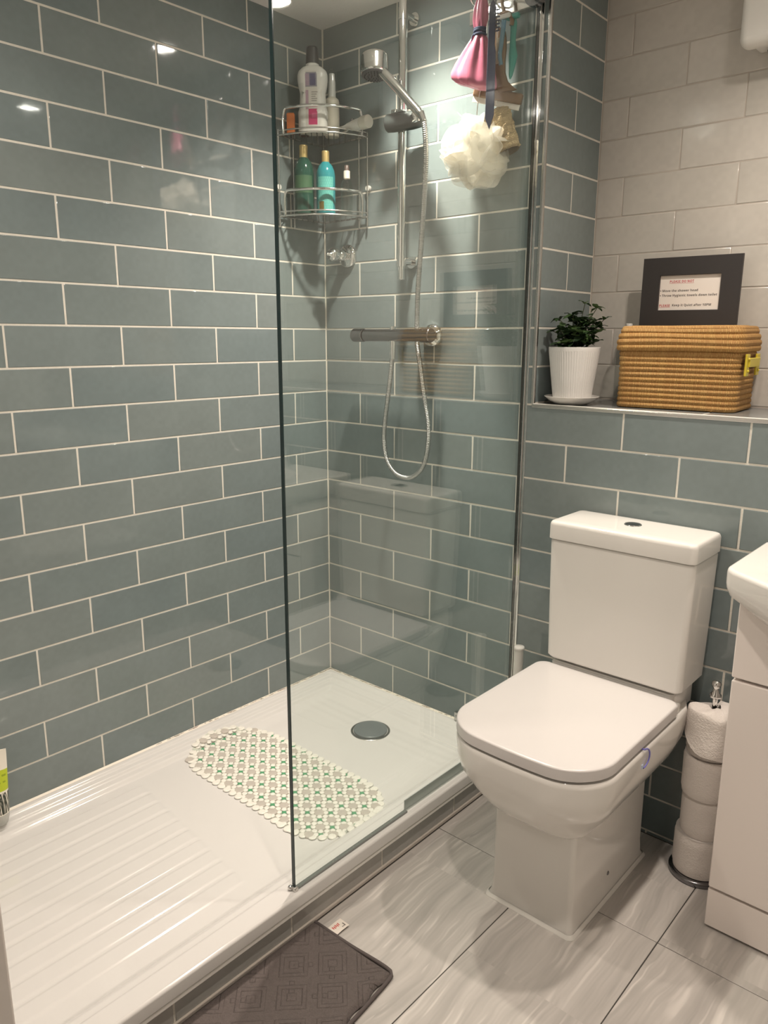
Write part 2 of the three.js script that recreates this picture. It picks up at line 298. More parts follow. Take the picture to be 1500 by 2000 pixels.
{
  const t = thing('shower_tray', 'low white shower tray with ribbed standing area and stepped rim', 'shower tray', [0, FLOOR, 0]);
  const nx = 330, nz = 240, pos = [], uv = [], idx = [];
  for (let j = 0; j <= nz; j++) for (let i = 0; i <= nx; i++) { const x = lerp(0.0012, 0.789, i / nx), z = lerp(0.0012, FRONT - 0.002, j / nz); pos.push(x, trayH(x, z) - FLOOR, z); uv.push(x, z); }
  for (let j = 0; j < nz; j++) for (let i = 0; i < nx; i++) { const a = j * (nx + 1) + i; idx.push(a, a + nx + 1, a + 1, a + 1, a + nx + 1, a + nx + 2); }
  const g = new THREE.BufferGeometry(); g.setAttribute('position', new THREE.Float32BufferAttribute(pos, 3)); g.setAttribute('uv', new THREE.Float32BufferAttribute(uv, 2)); g.setIndex(idx); g.computeVertexNormals();
  part('basin', g, M.acrylic, t);
  // outer lip of the rim, swept along the room side
  const prof = [[0.786, 0], [0.7895, -0.0002], [0.7925, -0.0014], [0.7948, -0.0038], [0.7958, -0.0072], [0.7962, -0.03], [0.795, -0.033], [0.791, -0.0345], [0.78, -0.0345]];
  const sweep = (pr, z0, z1, skew = 0) => { const A = pr.map(p => V(p[0], p[1] - FLOOR, z0)), B = pr.map(p => V(p[0] + skew, p[1] - FLOOR, z1)); const ps = [], us = [], ix = []; [A, B].forEach((r, i) => r.forEach((p, k) => { ps.push(p.x, p.y, p.z); us.push(k * 0.01, p.z); })); const n = pr.length; for (let k = 0; k + 1 < n; k++) ix.push(k, k + 1, n + k, n + k, k + 1, n + k + 1); const q2 = new THREE.BufferGeometry(); q2.setAttribute('position', new THREE.Float32BufferAttribute(ps, 3)); q2.setAttribute('uv', new THREE.Float32BufferAttribute(us, 2)); q2.setIndex(ix); q2.computeVertexNormals(); return q2; };
  part('lip', sweep(prof, 0.0015, FRONT - 0.002), M.acrylic, t);
  part('underframe', box(0.765, 0.07, FRONT - 0.02, 0.388, 0.035, FRONT / 2), M.groutDark, t);
  // sealant bead where tray and tiles meet, grimy in the far corner
  const seal = std({ color: 0xffffff, roughness: 0.5, map: canvasTex(1024, 32, (c, w, h) => { c.fillStyle = '#e6dfd2'; c.fillRect(0, 0, w, h); let s = 77; const r = () => { s = (s * 16807) % 2147483647; return s / 2147483647; }; for (let i = 0; i < 170; i++) { const x = Math.pow(r(), 1.6) * w * 0.9, l = 4 + r() * 22; c.fillStyle = `rgba(${50 + r() * 40 | 0},${42 + r() * 30 | 0},${34 + r() * 24 | 0},${0.25 + r() * 0.6})`; c.fillRect(x, h * (0.25 + r() * 0.5), l, 1.5 + r() * 5); } }) });
  const bead = (len) => { const ps = [], us = [], ix = [], pr = [[0, 0.0045], [0.0015, 0.003], [0.0035, 0.0012], [0.0065, 0.0004]]; for (let s = 0; s <= 1; s++) pr.forEach((p, k) => { ps.push(s * len, p[1], p[0]); us.push(s * len / 0.8, k / 3); }); for (let k = 0; k < 3; k++) ix.push(k, k + 1, 4 + k, 4 + k, k + 1, 5 + k); const q2 = new THREE.BufferGeometry(); q2.setAttribute('position', new THREE.Float32BufferAttribute(ps, 3)); q2.setAttribute('uv', new THREE.Float32BufferAttribute(us, 2)); q2.setIndex(ix); q2.computeVertexNormals(); return q2; };
  const b1 = part('sealant', bead(0.775), seal, t); b1.position.set(0.001, -FLOOR, 0.0008);
  const b2 = part('sealant', bead(FRONT - 0.02), seal, t); b2.rotation.y = Math.PI / 2; b2.scale.x = -1; b2.position.set(0.0008, -FLOOR, 0.002);
  // domed waste cover
  const y = trayH(DRAIN[0] + 0.08, DRAIN[1]) - FLOOR;
  const cover = part('waste_cover', G(lathe([[0.064, -0.006], [0.064, 0.001], [0.0625, 0.0025], [0.0585, 0.0028], [0.0565, 0.0022]], 64), DRAIN[0], y, DRAIN[1]), M.chromeDull, t, 'dull metal ring of the waste');
  part('cap', G(lathe([[0.0545, 0.001], [0.0545, 0.006], [0.053, 0.0078], [0.04, 0.0098], [0.02, 0.0108], [0.0001, 0.0112]], 64), DRAIN[0], y, DRAIN[1]), std({ color: new THREE.Color().setRGB(0.2, 0.225, 0.23), metalness: 0.25, roughness: 0.28 }), cover, 'blue-grey domed waste cap');
}
{ // strip under the lip and the tiled upstand below it
  const w = struct('trim_tray');
  part('edge_strip', box(0.012, 0.0105, FRONT, 0.7872, -0.0415, FRONT / 2, 0.0025, 3), M.plastic, w);
  part('sealant', box(0.006, 0.01, FRONT, 0.7815, FLOOR + 0.0045, FRONT / 2, 0.002, 2), M.groutWhite, w);
  const r = struct('wall_upstand');
  part('grout_bed', box(0.01, 0.075, FRONT, 0.7735, -0.0735, FRONT / 2), M.grout, r);
  const um = [[0.4, 0.385, 0.36], [0.37, 0.365, 0.345]].map(c => std({ color: new THREE.Color().setRGB(...c), roughness: 0.12, map: glazeColor, bumpMap: glazeBump, bumpScale: 0.0004 }));
  tiles(r, frameX(0.78), -FRONT, -0.001, -0.111, -0.046, -0.585, -0.585, um, { pitchV: 0.2, r0: -1, r1: 0 });
}
// ------------------------------------------------------------------ glass screen
{
  const t = thing('shower_screen', 'fixed clear glass shower panel with dark green edge and chrome wall profile', 'shower screen', [0.7765, 0, 0]);
  const H = 2.015;
  part('glass_pane', box(0.008, H - 0.006, 0.873, 0, H / 2 + 0.003, 0.4405), M.glass, t);
  part('glass_edge', box(0.0084, H - 0.004, 0.0024, 0, H / 2 + 0.002, 0.8786), M.glassEdge, t, 'dark green polished glass edge');
  part('glass_edge', box(0.0084, 0.002, 0.868, 0, H + 0.001, 0.443), M.glassEdge, t);
  // wall profile: chrome channel with a black gasket line
  part('wall_profile', merge(box(0.0025, H, 0.006, 0.0056, H / 2, 0.0036, 0.0008, 2), box(0.008, H, 0.0025, 0.0105, H / 2, 0.0016, 0.0008, 2)), M.chrome, t);
  part('gasket', merge(box(0.0025, H, 0.0035, -0.0055, H / 2, 0.0022), box(0.008, H, 0.0035, -0.0003, H / 2, 0.0022)), M.rubber, t);
  part('seal_strip', box(0.003, 0.03, 0.488, -0.0057, 0.016, 0.246, 0.001, 1), std({ color: new THREE.Color().setRGB(0.42, 0.44, 0.43), roughness: 0.3 }), t, 'grey sealing strip along the rear half');
  part('seal_strip', box(0.011, 0.006, 0.39, 0, 0.0022, 0.684, 0.002, 2), M.greySeal, t, 'thin dark bottom seal');
  part('foot_clip', merge(box(0.016, 0.012, 0.012, 0, 0.005, 0.877, 0.003, 3), G(new THREE.SphereGeometry(0.006, 16, 12), -0.007, 0.006, 0.883)), M.chromeDull, t);
  part('head_clamp', merge(G(new THREE.CylinderGeometry(0.028, 0.028, 0.016, 32, 1), 0.004, H + 0.01, 0.03, Math.PI / 2, 0, 0)), M.darkChrome, t);
}
thing('metal_bracket', 'tiny metal bracket at the foot of the shower wall beside the toilet lid', 'bracket', [0.588, -0.001, 0.008]).add(...[['plate', box(0.016, 0.03, 0.012, 0, 0.017, 0, 0.002, 2), M.chromeDull], ['screw', G(new THREE.CylinderGeometry(0.004, 0.004, 0.004, 16), 0, 0.018, 0.007, Math.PI / 2), M.steel]].map(([n, g, m]) => { const k = new THREE.Mesh(g, m); k.name = n; k.castShadow = k.receiveShadow = true; return k; }));
// ------------------------------------------------------------------ shower fittings
{
  const t = thing('riser_rail', 'tall chrome shower riser rail fixed upright to the tiled wall', 'shower rail', [0.377, 1.372, 0.055]);
  part('pole', merge(cyl(0.0095, 0.0095, 0.755, 0, 0.378, 0, 28)), M.chrome, t);
  part('pole_sleeve', cyl(0.0122, 0.0122, 0.69, 0, 0.395, 0, 28), M.chrome, t);
  part('end_cap', lathe([[0.0001, -0.004], [0.008, -0.003], [0.0098, 0], [0.0098, 0.01]], 24), M.chrome, t);
  for (const y of [0.05, 0.7]) part('wall_bracket', merge(rod([0, y, 0.0], [0, y, -0.054], 0.009, 0.009), G(new THREE.CylinderGeometry(0.017, 0.017, 0.008, 28), 0, y, -0.05, Math.PI / 2), cyl(0.0135, 0.0135, 0.03, 0, y, 0)), M.chrome, t);
}
{
  const t = thing('shower_holder', 'dark grey sliding holder gripping the chrome riser rail', 'shower holder', [0.377, 1.795, 0.055]);
  const d = std({ color: new THREE.Color().setRGB(0.028, 0.036, 0.036), metalness: 0.1, roughness: 0.4 });
  part('clamp_body', merge(G(lathe([[0.0001, -0.052], [0.019, -0.052], [0.0235, -0.047], [0.0245, -0.03], [0.0235, 0.03], [0.02, 0.055], [0.0001, 0.056]], 40), 0.012, 0, 0.012, 0, 0.25, -Math.PI / 2)), d, t, 'dark rounded clamp body');
  part('cradle', merge(rod([0.055, -0.002, 0.02], [0.098, -0.004, 0.052], 0.013, 0.016)), M.chrome, t);
  part('lock_button', merge(box(0.02, 0.012, 0.014, -0.012, 0.028, 0.02, 0.004, 3), box(0.03, 0.006, 0.014, 0.01, 0.026, 0.02, 0.002, 2)), M.chrome, t);
}
{
  const t = thing('hand_shower', 'chrome drum-headed hand shower slanting in its holder', 'hand shower', [0.484, 1.795, 0.115]);
  const hc = V(-0.158, 0.145, 0.0), hx = V(-0.1, 1, -0.13).normalize();
  const qd = new THREE.Quaternion().setFromUnitVectors(V(0, 1, 0), hx);
  const put = (g) => g.applyQuaternion(qd).translate(hc.x, hc.y, hc.z);
  part('head', put(lathe([[0.036, -0.027], [0.0392, -0.025], [0.04, -0.02], [0.039, 0.018], [0.0375, 0.0245], [0.034, 0.028], [0.02, 0.0292], [0.0001, 0.0294]], 56)), M.chrome, t);
  const face = part('spray_face', put(lathe([[0.0001, -0.03], [0.03, -0.03], [0.0365, -0.028], [0.0375, -0.026]], 48)), std({ color: new THREE.Color().setRGB(0.09, 0.09, 0.1), roughness: 0.4 }), t, 'dark spray face');
  const noz = []; for (let r = 1; r <= 3; r++) for (let k = 0; k < r * 7; k++) { const a = k / (r * 7) * 2 * Math.PI; noz.push(G(new THREE.CylinderGeometry(0.001, 0.0012, 0.003, 6), r * 0.0095 * Math.cos(a), -0.0312, r * 0.0095 * Math.sin(a))); }
  part('nozzles', put(merge(...noz)), M.rubber, face);
  part('handle', merge(rod([-0.128, 0.122, 0.0], [0.0, 0.0, 0.0], 0.0142, 0.0118, 28), rod([0.0, 0.0, 0], [0.014, -0.014, 0.004], 0.0125, 0.0095, 24)), M.chrome, t);
}
{
  const t = thing('shower_hose', 'ribbed steel shower hose hanging in a long loop below the mixer', 'shower hose', [0.43, 0.78, 0.06]);
  const pts = [[0.499, 1.782, 0.12], [0.509, 1.765, 0.122], [0.5135, 1.738, 0.122], [0.512, 1.687, 0.115], [0.496, 1.587, 0.1], [0.476, 1.47, 0.085], [0.446, 1.347, 0.06], [0.424, 1.254, 0.036], [0.424, 1.185, 0.034], [0.44, 1.128, 0.04], [0.467, 1.024, 0.048], [0.489, 0.942, 0.055], [0.488, 0.865, 0.06], [0.466, 0.812, 0.06], [0.422, 0.782, 0.06], [0.371, 0.787, 0.062], [0.335, 0.822, 0.064], [0.321, 0.889, 0.066], [0.327, 0.954, 0.068], [0.339, 1.018, 0.07], [0.353, 1.111, 0.07], [0.3585, 1.165, 0.07]].map(p => V(p[0] - 0.43, p[1] - 0.78, p[2] - 0.06));
  const c = new THREE.CatmullRomCurve3(pts, false, 'centripetal'), L = c.getLength(), n = Math.floor(L / 0.00125), g = new THREE.TubeGeometry(c, n, 0.0072, 9, false), p = g.attributes.position;
  const fr = c; // rib every fourth ring
  for (let i = 0; i <= n; i++) { const o = fr.getPointAt(i / n), k = [1.06, 1.0, 0.88, 1.0][i % 4]; for (let j = 0; j <= 9; j++) { const a = i * 10 + j; p.setXYZ(a, o.x + (p.getX(a) - o.x) * k, o.y + (p.getY(a) - o.y) * k, o.z + (p.getZ(a) - o.z) * k); } }
  g.computeVertexNormals();
  part('hose', g, M.steel, t);
  part('connector', merge(rod([-0.0715, 0.378, 0.01], [-0.0715, 0.405, 0.01], 0.0095, 0.0105), rod([-0.0715, 0.36, 0.01], [-0.0715, 0.38, 0.01], 0.008, 0.0095)), M.chrome, t);
  part('connector', rod([0.066, 1.008, 0.059], [0.08, 0.985, 0.062], 0.0115, 0.0085), M.chrome, t);
}
{
  const t = thing('shower_mixer', 'horizontal chrome thermostatic mixer bar on the shower wall', 'shower mixer', [0.36, 1.21, 0.07]);
  const bar = (pts) => G(lathe(pts, 40), 0, 0, 0, 0, 0, -Math.PI / 2);
  part('bar', bar([[0.0001, -0.118], [0.0175, -0.118], [0.0182, -0.11], [0.0182, 0.1], [0.0175, 0.106]]), M.darkChrome, t);
  part('temperature_knob', bar([[0.0001, -0.163], [0.0185, -0.163], [0.0205, -0.159], [0.0205, -0.122], [0.0185, -0.118]]), M.darkChrome, t);
  part('flow_knob', bar([[0.0185, 0.106], [0.0205, 0.11], [0.0205, 0.142], [0.0185, 0.147], [0.0001, 0.147]]), M.darkChrome, t);
  part('wall_flange', merge(G(lathe([[0.034, -0.07], [0.034, -0.063], [0.03, -0.055], [0.021, -0.05], [0.014, -0.045], [0.014, -0.01]], 48), 0.098, 0, 0, Math.PI / 2)), M.chrome, t);
  part('outlet', cyl(0.0105, 0.0105, 0.012, -0.0015, -0.022, 0), M.chrome, t);
  part('blanking_plug', cyl(0.008, 0.0095, 0.01, -0.002, 0.021, 0), M.chrome, t);
}
{
  const t = thing('robe_hook', 'small chrome knob with round wall plate under the corner caddy', 'wall hook', [0.108, 1.457, 0]);
  const rot = (g) => G(g, 0, 0, 0, Math.PI / 2);
  part('wall_plate', rot(lathe([[0.036, 0.0008], [0.0358, 0.006], [0.033, 0.011], [0.024, 0.0145], [0.012, 0.0165]], 48)), M.chrome, t);
  part('stem', rot(lathe([[0.012, 0.014], [0.0155, 0.021], [0.0165, 0.03], [0.0155, 0.039], [0.01, 0.044], [0.0085, 0.047], [0.01, 0.05]], 40)), M.chrome, t);
  part('knob', rot(lathe([[0.01, 0.05], [0.0175, 0.053], [0.0205, 0.06], [0.02, 0.076], [0.014, 0.082], [0.006, 0.083], [0.0055, 0.096], [0.0001, 0.098]], 40)), M.chrome, t);
}
// ------------------------------------------------------------------ corner caddy and what stands on it
{
  const t = thing('corner_caddy', 'two-tier chrome wire corner caddy hanging high in the shower corner', 'shower caddy', [0, 1.5, 0]);
  const R = 0.0024, front = (y, r = 0.2, b = 0.1) => { const a = []; for (let i = 0; i <= 16; i++) { const s = i / 16, x = lerp(0.01, r, s), z = lerp(r, 0.01, s), k = Math.sin(Math.PI * s) * b * 0.36; a.push([x + k, y, z + k]); } return a; };
  for (const y of [0.066, 0.295]) {
    const sh = new THREE.Group(); 
    const f = front(y), gs = [tube(f, 0.003, 32, 8), tube([[0.01, y, 0.2], [0.01, y, 0.01]], 0.003, 2, 8), tube([[0.01, y, 0.01], [0.2, y, 0.01]], 0.003, 2, 8), tube(front(y + 0.012), R, 32, 8)];
    for (let i = 1; i < 16; i++) { const p = f[i], d = Math.min(p[0], p[2]) - 0.012; if (d > 0.01) gs.push(tube([[p[0], y - 0.002, p[2]], [p[0] - d, y - 0.002, p[2] - d]], 0.0017, 2, 6)); }
    part('shelf', merge(...gs), M.chromeDull, t);
    const A = f[1], B = f[15], up = 0.072;
    const mid = f.slice(2, 15).map(p => [p[0], y + up, p[2]]);
    part('guard_rail', merge(tube([[A[0], y, A[2]], [A[0], y + up * 0.75, A[2]], [lerp(A[0], f[2][0], 0.35), y + up * 0.97, lerp(A[2], f[2][2], 0.35)], ...mid, [lerp(B[0], f[14][0], 0.35), y + up * 0.97, lerp(B[2], f[14][2], 0.35)], [B[0], y + up * 0.75, B[2]], [B[0], y, B[2]]], 0.0045, 64, 10)), M.chrome, t);
  }
  for (const [x, z] of [[0.01, 0.2], [0.01, 0.14], [0.2, 0.01], [0.165, 0.01], [0.01, 0.01]]) part('upright', tube([[x, 0.033, z], [x, x === z ? 0.33 : 0.31, z]], 0.0026, 2, 8), M.chromeDull, t);
  part('wall_stud', merge(G(new THREE.CylinderGeometry(0.008, 0.008, 0.01, 20), 0.006, 0.15, 0.2, 0, 0, Math.PI / 2)), M.plastic, t);
  part('wall_stud', merge(G(new THREE.CylinderGeometry(0.008, 0.008, 0.01, 20), 0.2, 0.15, 0.006, Math.PI / 2)), M.plastic, t);
}
const SH1 = 1.8005, SH2 = 1.5715;
{
  const t = thing('mouthwash_bottle', 'large white mouthwash bottle with black cap and pink label square', 'bottle', [0.082, SH1, 0.122], 0.62);
  t.scale.set(0.93, 1, 0.93);
  const S = [[0, 0.044, 0.024], [0.004, 0.0475, 0.027], [0.06, 0.0475, 0.027], [0.075, 0.043, 0.025], [0.11, 0.041, 0.0245], [0.13, 0.046, 0.027], [0.148, 0.0485, 0.0285], [0.16, 0.0485, 0.0285], [0.17, 0.045, 0.027], [0.18, 0.033, 0.022], [0.184, 0.02, 0.0185]];
  part('body', loft(S.map(([y, a, b]) => rrect(0, a, -b, b, Math.min(a, b) * 0.9, Math.min(a, b) * 0.9, y))), std({ color: new THREE.Color().setRGB(0.72, 0.7, 0.66), roughness: 0.25 }), t);
  part('collar', lathe([[0.019, 0.182], [0.021, 0.185], [0.021, 0.189], [0.0185, 0.191]], 32), M.plastic, t);
  part('cap', lathe([[0.021, 0.19], [0.021, 0.2], [0.0185, 0.232], [0.017, 0.236], [0.0001, 0.2365]], 36), std({ color: new THREE.Color().setRGB(0.03, 0.032, 0.035), roughness: 0.4 }), t, 'black screw cap');
  const lab = canvasTex(128, 256, (c, w, h) => {
    c.fillStyle = '#cfcac2'; c.fillRect(0, 0, w, h); c.fillStyle = '#8d8a93'; c.fillRect(6, 8, 116, 66); c.fillStyle = '#5b5876'; c.fillRect(56, 14, 36, 54); c.fillStyle = '#a58f9f'; c.fillRect(12, 14, 40, 54);
    c.fillStyle = '#b598a5'; c.fillRect(24, 88, 22, 90); c.fillStyle = '#566056'; c.fillRect(4, 84, 16, 166); c.fillStyle = '#8f8b86'; for (let i = 0; i < 5; i++) c.fillRect(64, 96 + i * 10, 40 - (i % 3) * 7, 4);
    c.fillStyle = '#c03a6c'; c.fillRect(46, 176, 78, 74); c.fillStyle = '#d6648c'; c.fillRect(66, 196, 34, 22);
  });
  const lg = new THREE.PlaneGeometry(0.066, 0.15, 8, 16), lp = lg.attributes.position;
  for (let i = 0; i < lp.count; i++) { const y = lp.getY(i) + 0.092; let b = 0.027; for (let k = 0; k + 1 < S.length; k++) if (y >= S[k][0] && y <= S[k + 1][0]) b = lerp(S[k][2], S[k + 1][2], (y - S[k][0]) / (S[k + 1][0] - S[k][0])); lp.setXYZ(i, lp.getX(i), y, b + 0.0006 - 0.0045 * (lp.getX(i) / 0.033) ** 4); }
  lg.computeVertexNormals(); part('label', lg, std({ map: lab, roughness: 0.4 }), t, 'grey, purple and pink front label');
}
{
  const t = thing('pump_bottle', 'slim cream bottle with tall clear cap behind the mouthwash', 'bottle', [0.096, SH1, 0.056], 0.7);
  part('body', lathe([[0.0001, 0], [0.02, 0], [0.0225, 0.003], [0.0225, 0.098], [0.02, 0.106], [0.012, 0.112]], 36), std({ color: new THREE.Color().setRGB(0.68, 0.64, 0.54), roughness: 0.3 }), t);
  part('nozzle', merge(cyl(0.011, 0.012, 0.045, 0, 0.134, 0), cyl(0.0085, 0.01, 0.022, 0, 0.166, 0)), M.plastic, t);
  part('cap', lathe([[0.017, 0.112], [0.017, 0.178], [0.013, 0.187], [0.0001, 0.188]], 32), std({ color: new THREE.Color().setRGB(0.96, 0.97, 0.97), transmission: 1, thickness: 0, roughness: 0.05 }), t, 'clear overcap');
}
{
  const t = thing('soap_box', 'small orange carton at the left end of the upper caddy shelf', 'carton', [0.03, SH1, 0.165], 0.7);
  part('carton', box(0.024, 0.055, 0.018, 0, 0.0285, 0, 0.002, 2), std({ color: new THREE.Color().setRGB(0.62, 0.17, 0.04), roughness: 0.45 }), t);
  part('flap', box(0.02, 0.002, 0.016, 0, 0.057, 0, 0.0006, 1), std({ color: new THREE.Color().setRGB(0.66, 0.22, 0.06), roughness: 0.45 }), t);
}
{
  const t = thing('dark_tub', 'small dark red jar beside the orange carton on the upper shelf', 'jar', [0.045, SH1, 0.125]);
  part('jar', lathe([[0.0001, 0], [0.016, 0], [0.017, 0.003], [0.017, 0.05], [0.015, 0.054]], 32), std({ color: new THREE.Color().setRGB(0.13, 0.03, 0.045), roughness: 0.3 }), t);
  part('lid', lathe([[0.0175, 0.05], [0.0175, 0.064], [0.016, 0.067], [0.0001, 0.0675]], 32), std({ color: new THREE.Color().setRGB(0.1, 0.03, 0.05), roughness: 0.35 }), t);
}
{
  const t = thing('cream_tube', 'white tube lying on the upper caddy shelf, its round cap over the end', 'tube', [0.172, SH1 + 0.0205, 0.052], -0.1);
  const d = V(1, 0, 0);
  part('tube_body', merge(loft([-0.022, -0.018, 0.0, 0.022, 0.05].map((x, i) => { const a = [0.022, 0.022, 0.021, 0.019, 0.0165][i], b = [0.002, 0.004, 0.011, 0.015, 0.0165][i], r = []; for (let k = 0; k < 28; k++) { const w = -k / 28 * 2 * Math.PI; r.push(V(x, b * Math.cos(w) - (0.0175 - b) * 0.2, a * Math.sin(w))); } return r; }))), M.plastic, t);
  part('cap', G(lathe([[0.0001, 0.05], [0.0175, 0.05], [0.0185, 0.053], [0.0185, 0.078], [0.0165, 0.081], [0.0001, 0.0815]], 36), 0, 0, 0, 0, 0, -Math.PI / 2), std({ color: new THREE.Color().setRGB(0.72, 0.68, 0.6), roughness: 0.4 }), t, 'cream round cap');
}
{
  const t = thing('safety_razor', 'grey razor with a clear handle lying behind the white tube', 'razor', [0.13, SH1 + 0.004, 0.024], 0.0);
  part('handle', tube([[-0.045, 0.004, 0.01], [-0.01, 0.012, 0.004], [0.03, 0.03, 0.0]], 0.005, 24, 10), M.chromeDull, t);
  part('head', box(0.01, 0.012, 0.038, 0.035, 0.036, 0, 0.003, 2), M.darkChrome, t);
}
function lotion(name, label, cat, pos, turn, r, h, body, capMat, cap = 0.03) {
  const t = thing(name, label, cat, pos, turn);
  part('body', lathe([[0.0001, 0], [r * 0.92, 0], [r, 0.003], [r, h * 0.72], [r * 0.93, h * 0.82], [r * 0.72, h * 0.92], [r * 0.42, h * 0.985], [r * 0.36, h]], 40), body, t);
  part('cap', lathe([[r * 0.4, h - 0.002], [r * 0.41, h + cap * 0.9], [r * 0.36, h + cap], [0.0001, h + cap]], 28), capMat, t, 'gold push cap');
  return t;
}
const gold = std({ color: new THREE.Color().setRGB(0.75, 0.56, 0.25), metalness: 0.7, roughness: 0.3 });
{
  const g = lotion('shampoo_bottle', 'tall dark green bottle with gold cap on the lower caddy shelf', 'bottle', [0.056, SH2, 0.14], 0, 0.031, 0.165, std({ color: new THREE.Color().setRGB(0.02, 0.085, 0.062), roughness: 0.12, transmission: 0.3, thickness: 0 }), gold, 0.034);
  part('label', G(new THREE.CylinderGeometry(0.0313, 0.0313, 0.05, 28, 1, true, -0.2, 1.9), 0, 0.085, 0), std({ color: new THREE.Color().setRGB(0.04, 0.1, 0.05), roughness: 0.4 }), g, 'dull green label');
  const b = lotion('shower_gel_bottle', 'turquoise bottle with patterned pale label and gold cap', 'bottle', [0.115, SH2, 0.105], 0, 0.029, 0.15, std({ color: new THREE.Color().setRGB(0.02, 0.19, 0.215), roughness: 0.12 }), gold, 0.03);
  const lab = canvasTex(128, 128, (c, w, h) => { c.fillStyle = '#5fa99d'; c.fillRect(0, 0, w, h); c.strokeStyle = '#438a88'; c.lineWidth = 3; for (let i = -8; i < 16; i++) { c.beginPath(); c.moveTo(i * 14, 0); c.lineTo(i * 14 + 90, 128); c.stroke(); c.beginPath(); c.moveTo(i * 14 + 90, 0); c.lineTo(i * 14, 128); c.stroke(); } c.fillStyle = '#5a4a1c'; c.fillRect(10, 92, 40, 34); });
  part('label', G(new THREE.CylinderGeometry(0.0294, 0.0294, 0.098, 28, 1, true, -0.1, 1.75), 0, 0.055, 0), std({ map: lab, roughness: 0.4 }), b, 'pale turquoise criss-cross label with brown patch');
  const c = thing('serum_bottle', 'slender clear bottle with pale collar and brown top on the lower shelf', 'bottle', [0.168, SH2, 0.068]);
  part('body', lathe([[0.0001, 0], [0.017, 0], [0.018, 0.002], [0.018, 0.085], [0.014, 0.094], [0.008, 0.1]], 32), std({ color: new THREE.Color().setRGB(0.86, 0.9, 0.88), transmission: 1, thickness: 0, roughness: 0.03 }), c);
  part('collar', lathe([[0.0085, 0.1], [0.01, 0.101], [0.01, 0.122], [0.0085, 0.123]], 28), std({ color: new THREE.Color().setRGB(0.75, 0.66, 0.58), roughness: 0.3 }), c, 'pale collar');
  part('top', lathe([[0.0075, 0.123], [0.007, 0.138], [0.0001, 0.14]], 24), std({ color: new THREE.Color().setRGB(0.1, 0.07, 0.06), roughness: 0.4 }), c, 'brown spray top');
}
{
  const t = thing('floral_tube', 'white and lime squeeze tube with leaf print on the tray rim at the picture edge', 'tube', [0.041, 0.0005, 1.212], 1.236);
  const lab = canvasTex(256, 256, (c, w, h) => { c.fillStyle = '#e9e3d6'; c.fillRect(0, 0, w, h); c.fillStyle = '#b8c62a'; c.fillRect(0, 78, w, 82); c.fillStyle = '#8fa01c'; for (let i = 0; i < 6; i++) { c.fillRect(20 + i * 40, 96, 26, 8); c.fillRect(30 + i * 40, 122, 20, 7); } c.strokeStyle = '#2c3328'; c.lineWidth = 5; let s = 5; const r = () => { s = (s * 16807) % 2147483647; return s / 2147483647; }; for (let i = 0; i < 46; i++) { const x = r() * w; c.beginPath(); c.moveTo(x, 252); c.quadraticCurveTo(x + (r() - 0.5) * 30, 210, x + (r() - 0.5) * 60, 168); c.stroke(); } });
  const tr = (y, a, b) => { const r = []; for (let k = 0; k < 64; k++) { const w = -k / 64 * 2 * Math.PI; r.push(V(a * Math.cos(w), y, b * Math.sin(w))); } return r; };
  part('cap', loft([tr(0, 0.016, 0.016), tr(0.002, 0.019, 0.018), tr(0.018, 0.0235, 0.0215), tr(0.03, 0.0245, 0.022)]), std({ color: new THREE.Color().setRGB(0.78, 0.78, 0.74), roughness: 0.15, transmission: 0.5, thickness: 0 }), t, 'clear rounded cap');
  const body = loft([tr(0.03, 0.0245, 0.022), tr(0.06, 0.0255, 0.021), tr(0.1, 0.0275, 0.017), tr(0.15, 0.03, 0.009), tr(0.186, 0.0315, 0.002), tr(0.2, 0.0318, 0.0012)]);
  { const bp = body.attributes.position, bu = body.attributes.uv; for (let i = 0; i < bp.count; i++) bu.setXY(i, Math.atan2(bp.getZ(i), bp.getX(i)) / Math.PI, (bp.getY(i) - 0.03) / 0.17); }
  lab.wrapS = THREE.RepeatWrapping; lab.needsUpdate = true;
  part('body', body, std({ map: lab, roughness: 0.35 }), t, 'white tube, lime band over a dark leaf print');
}
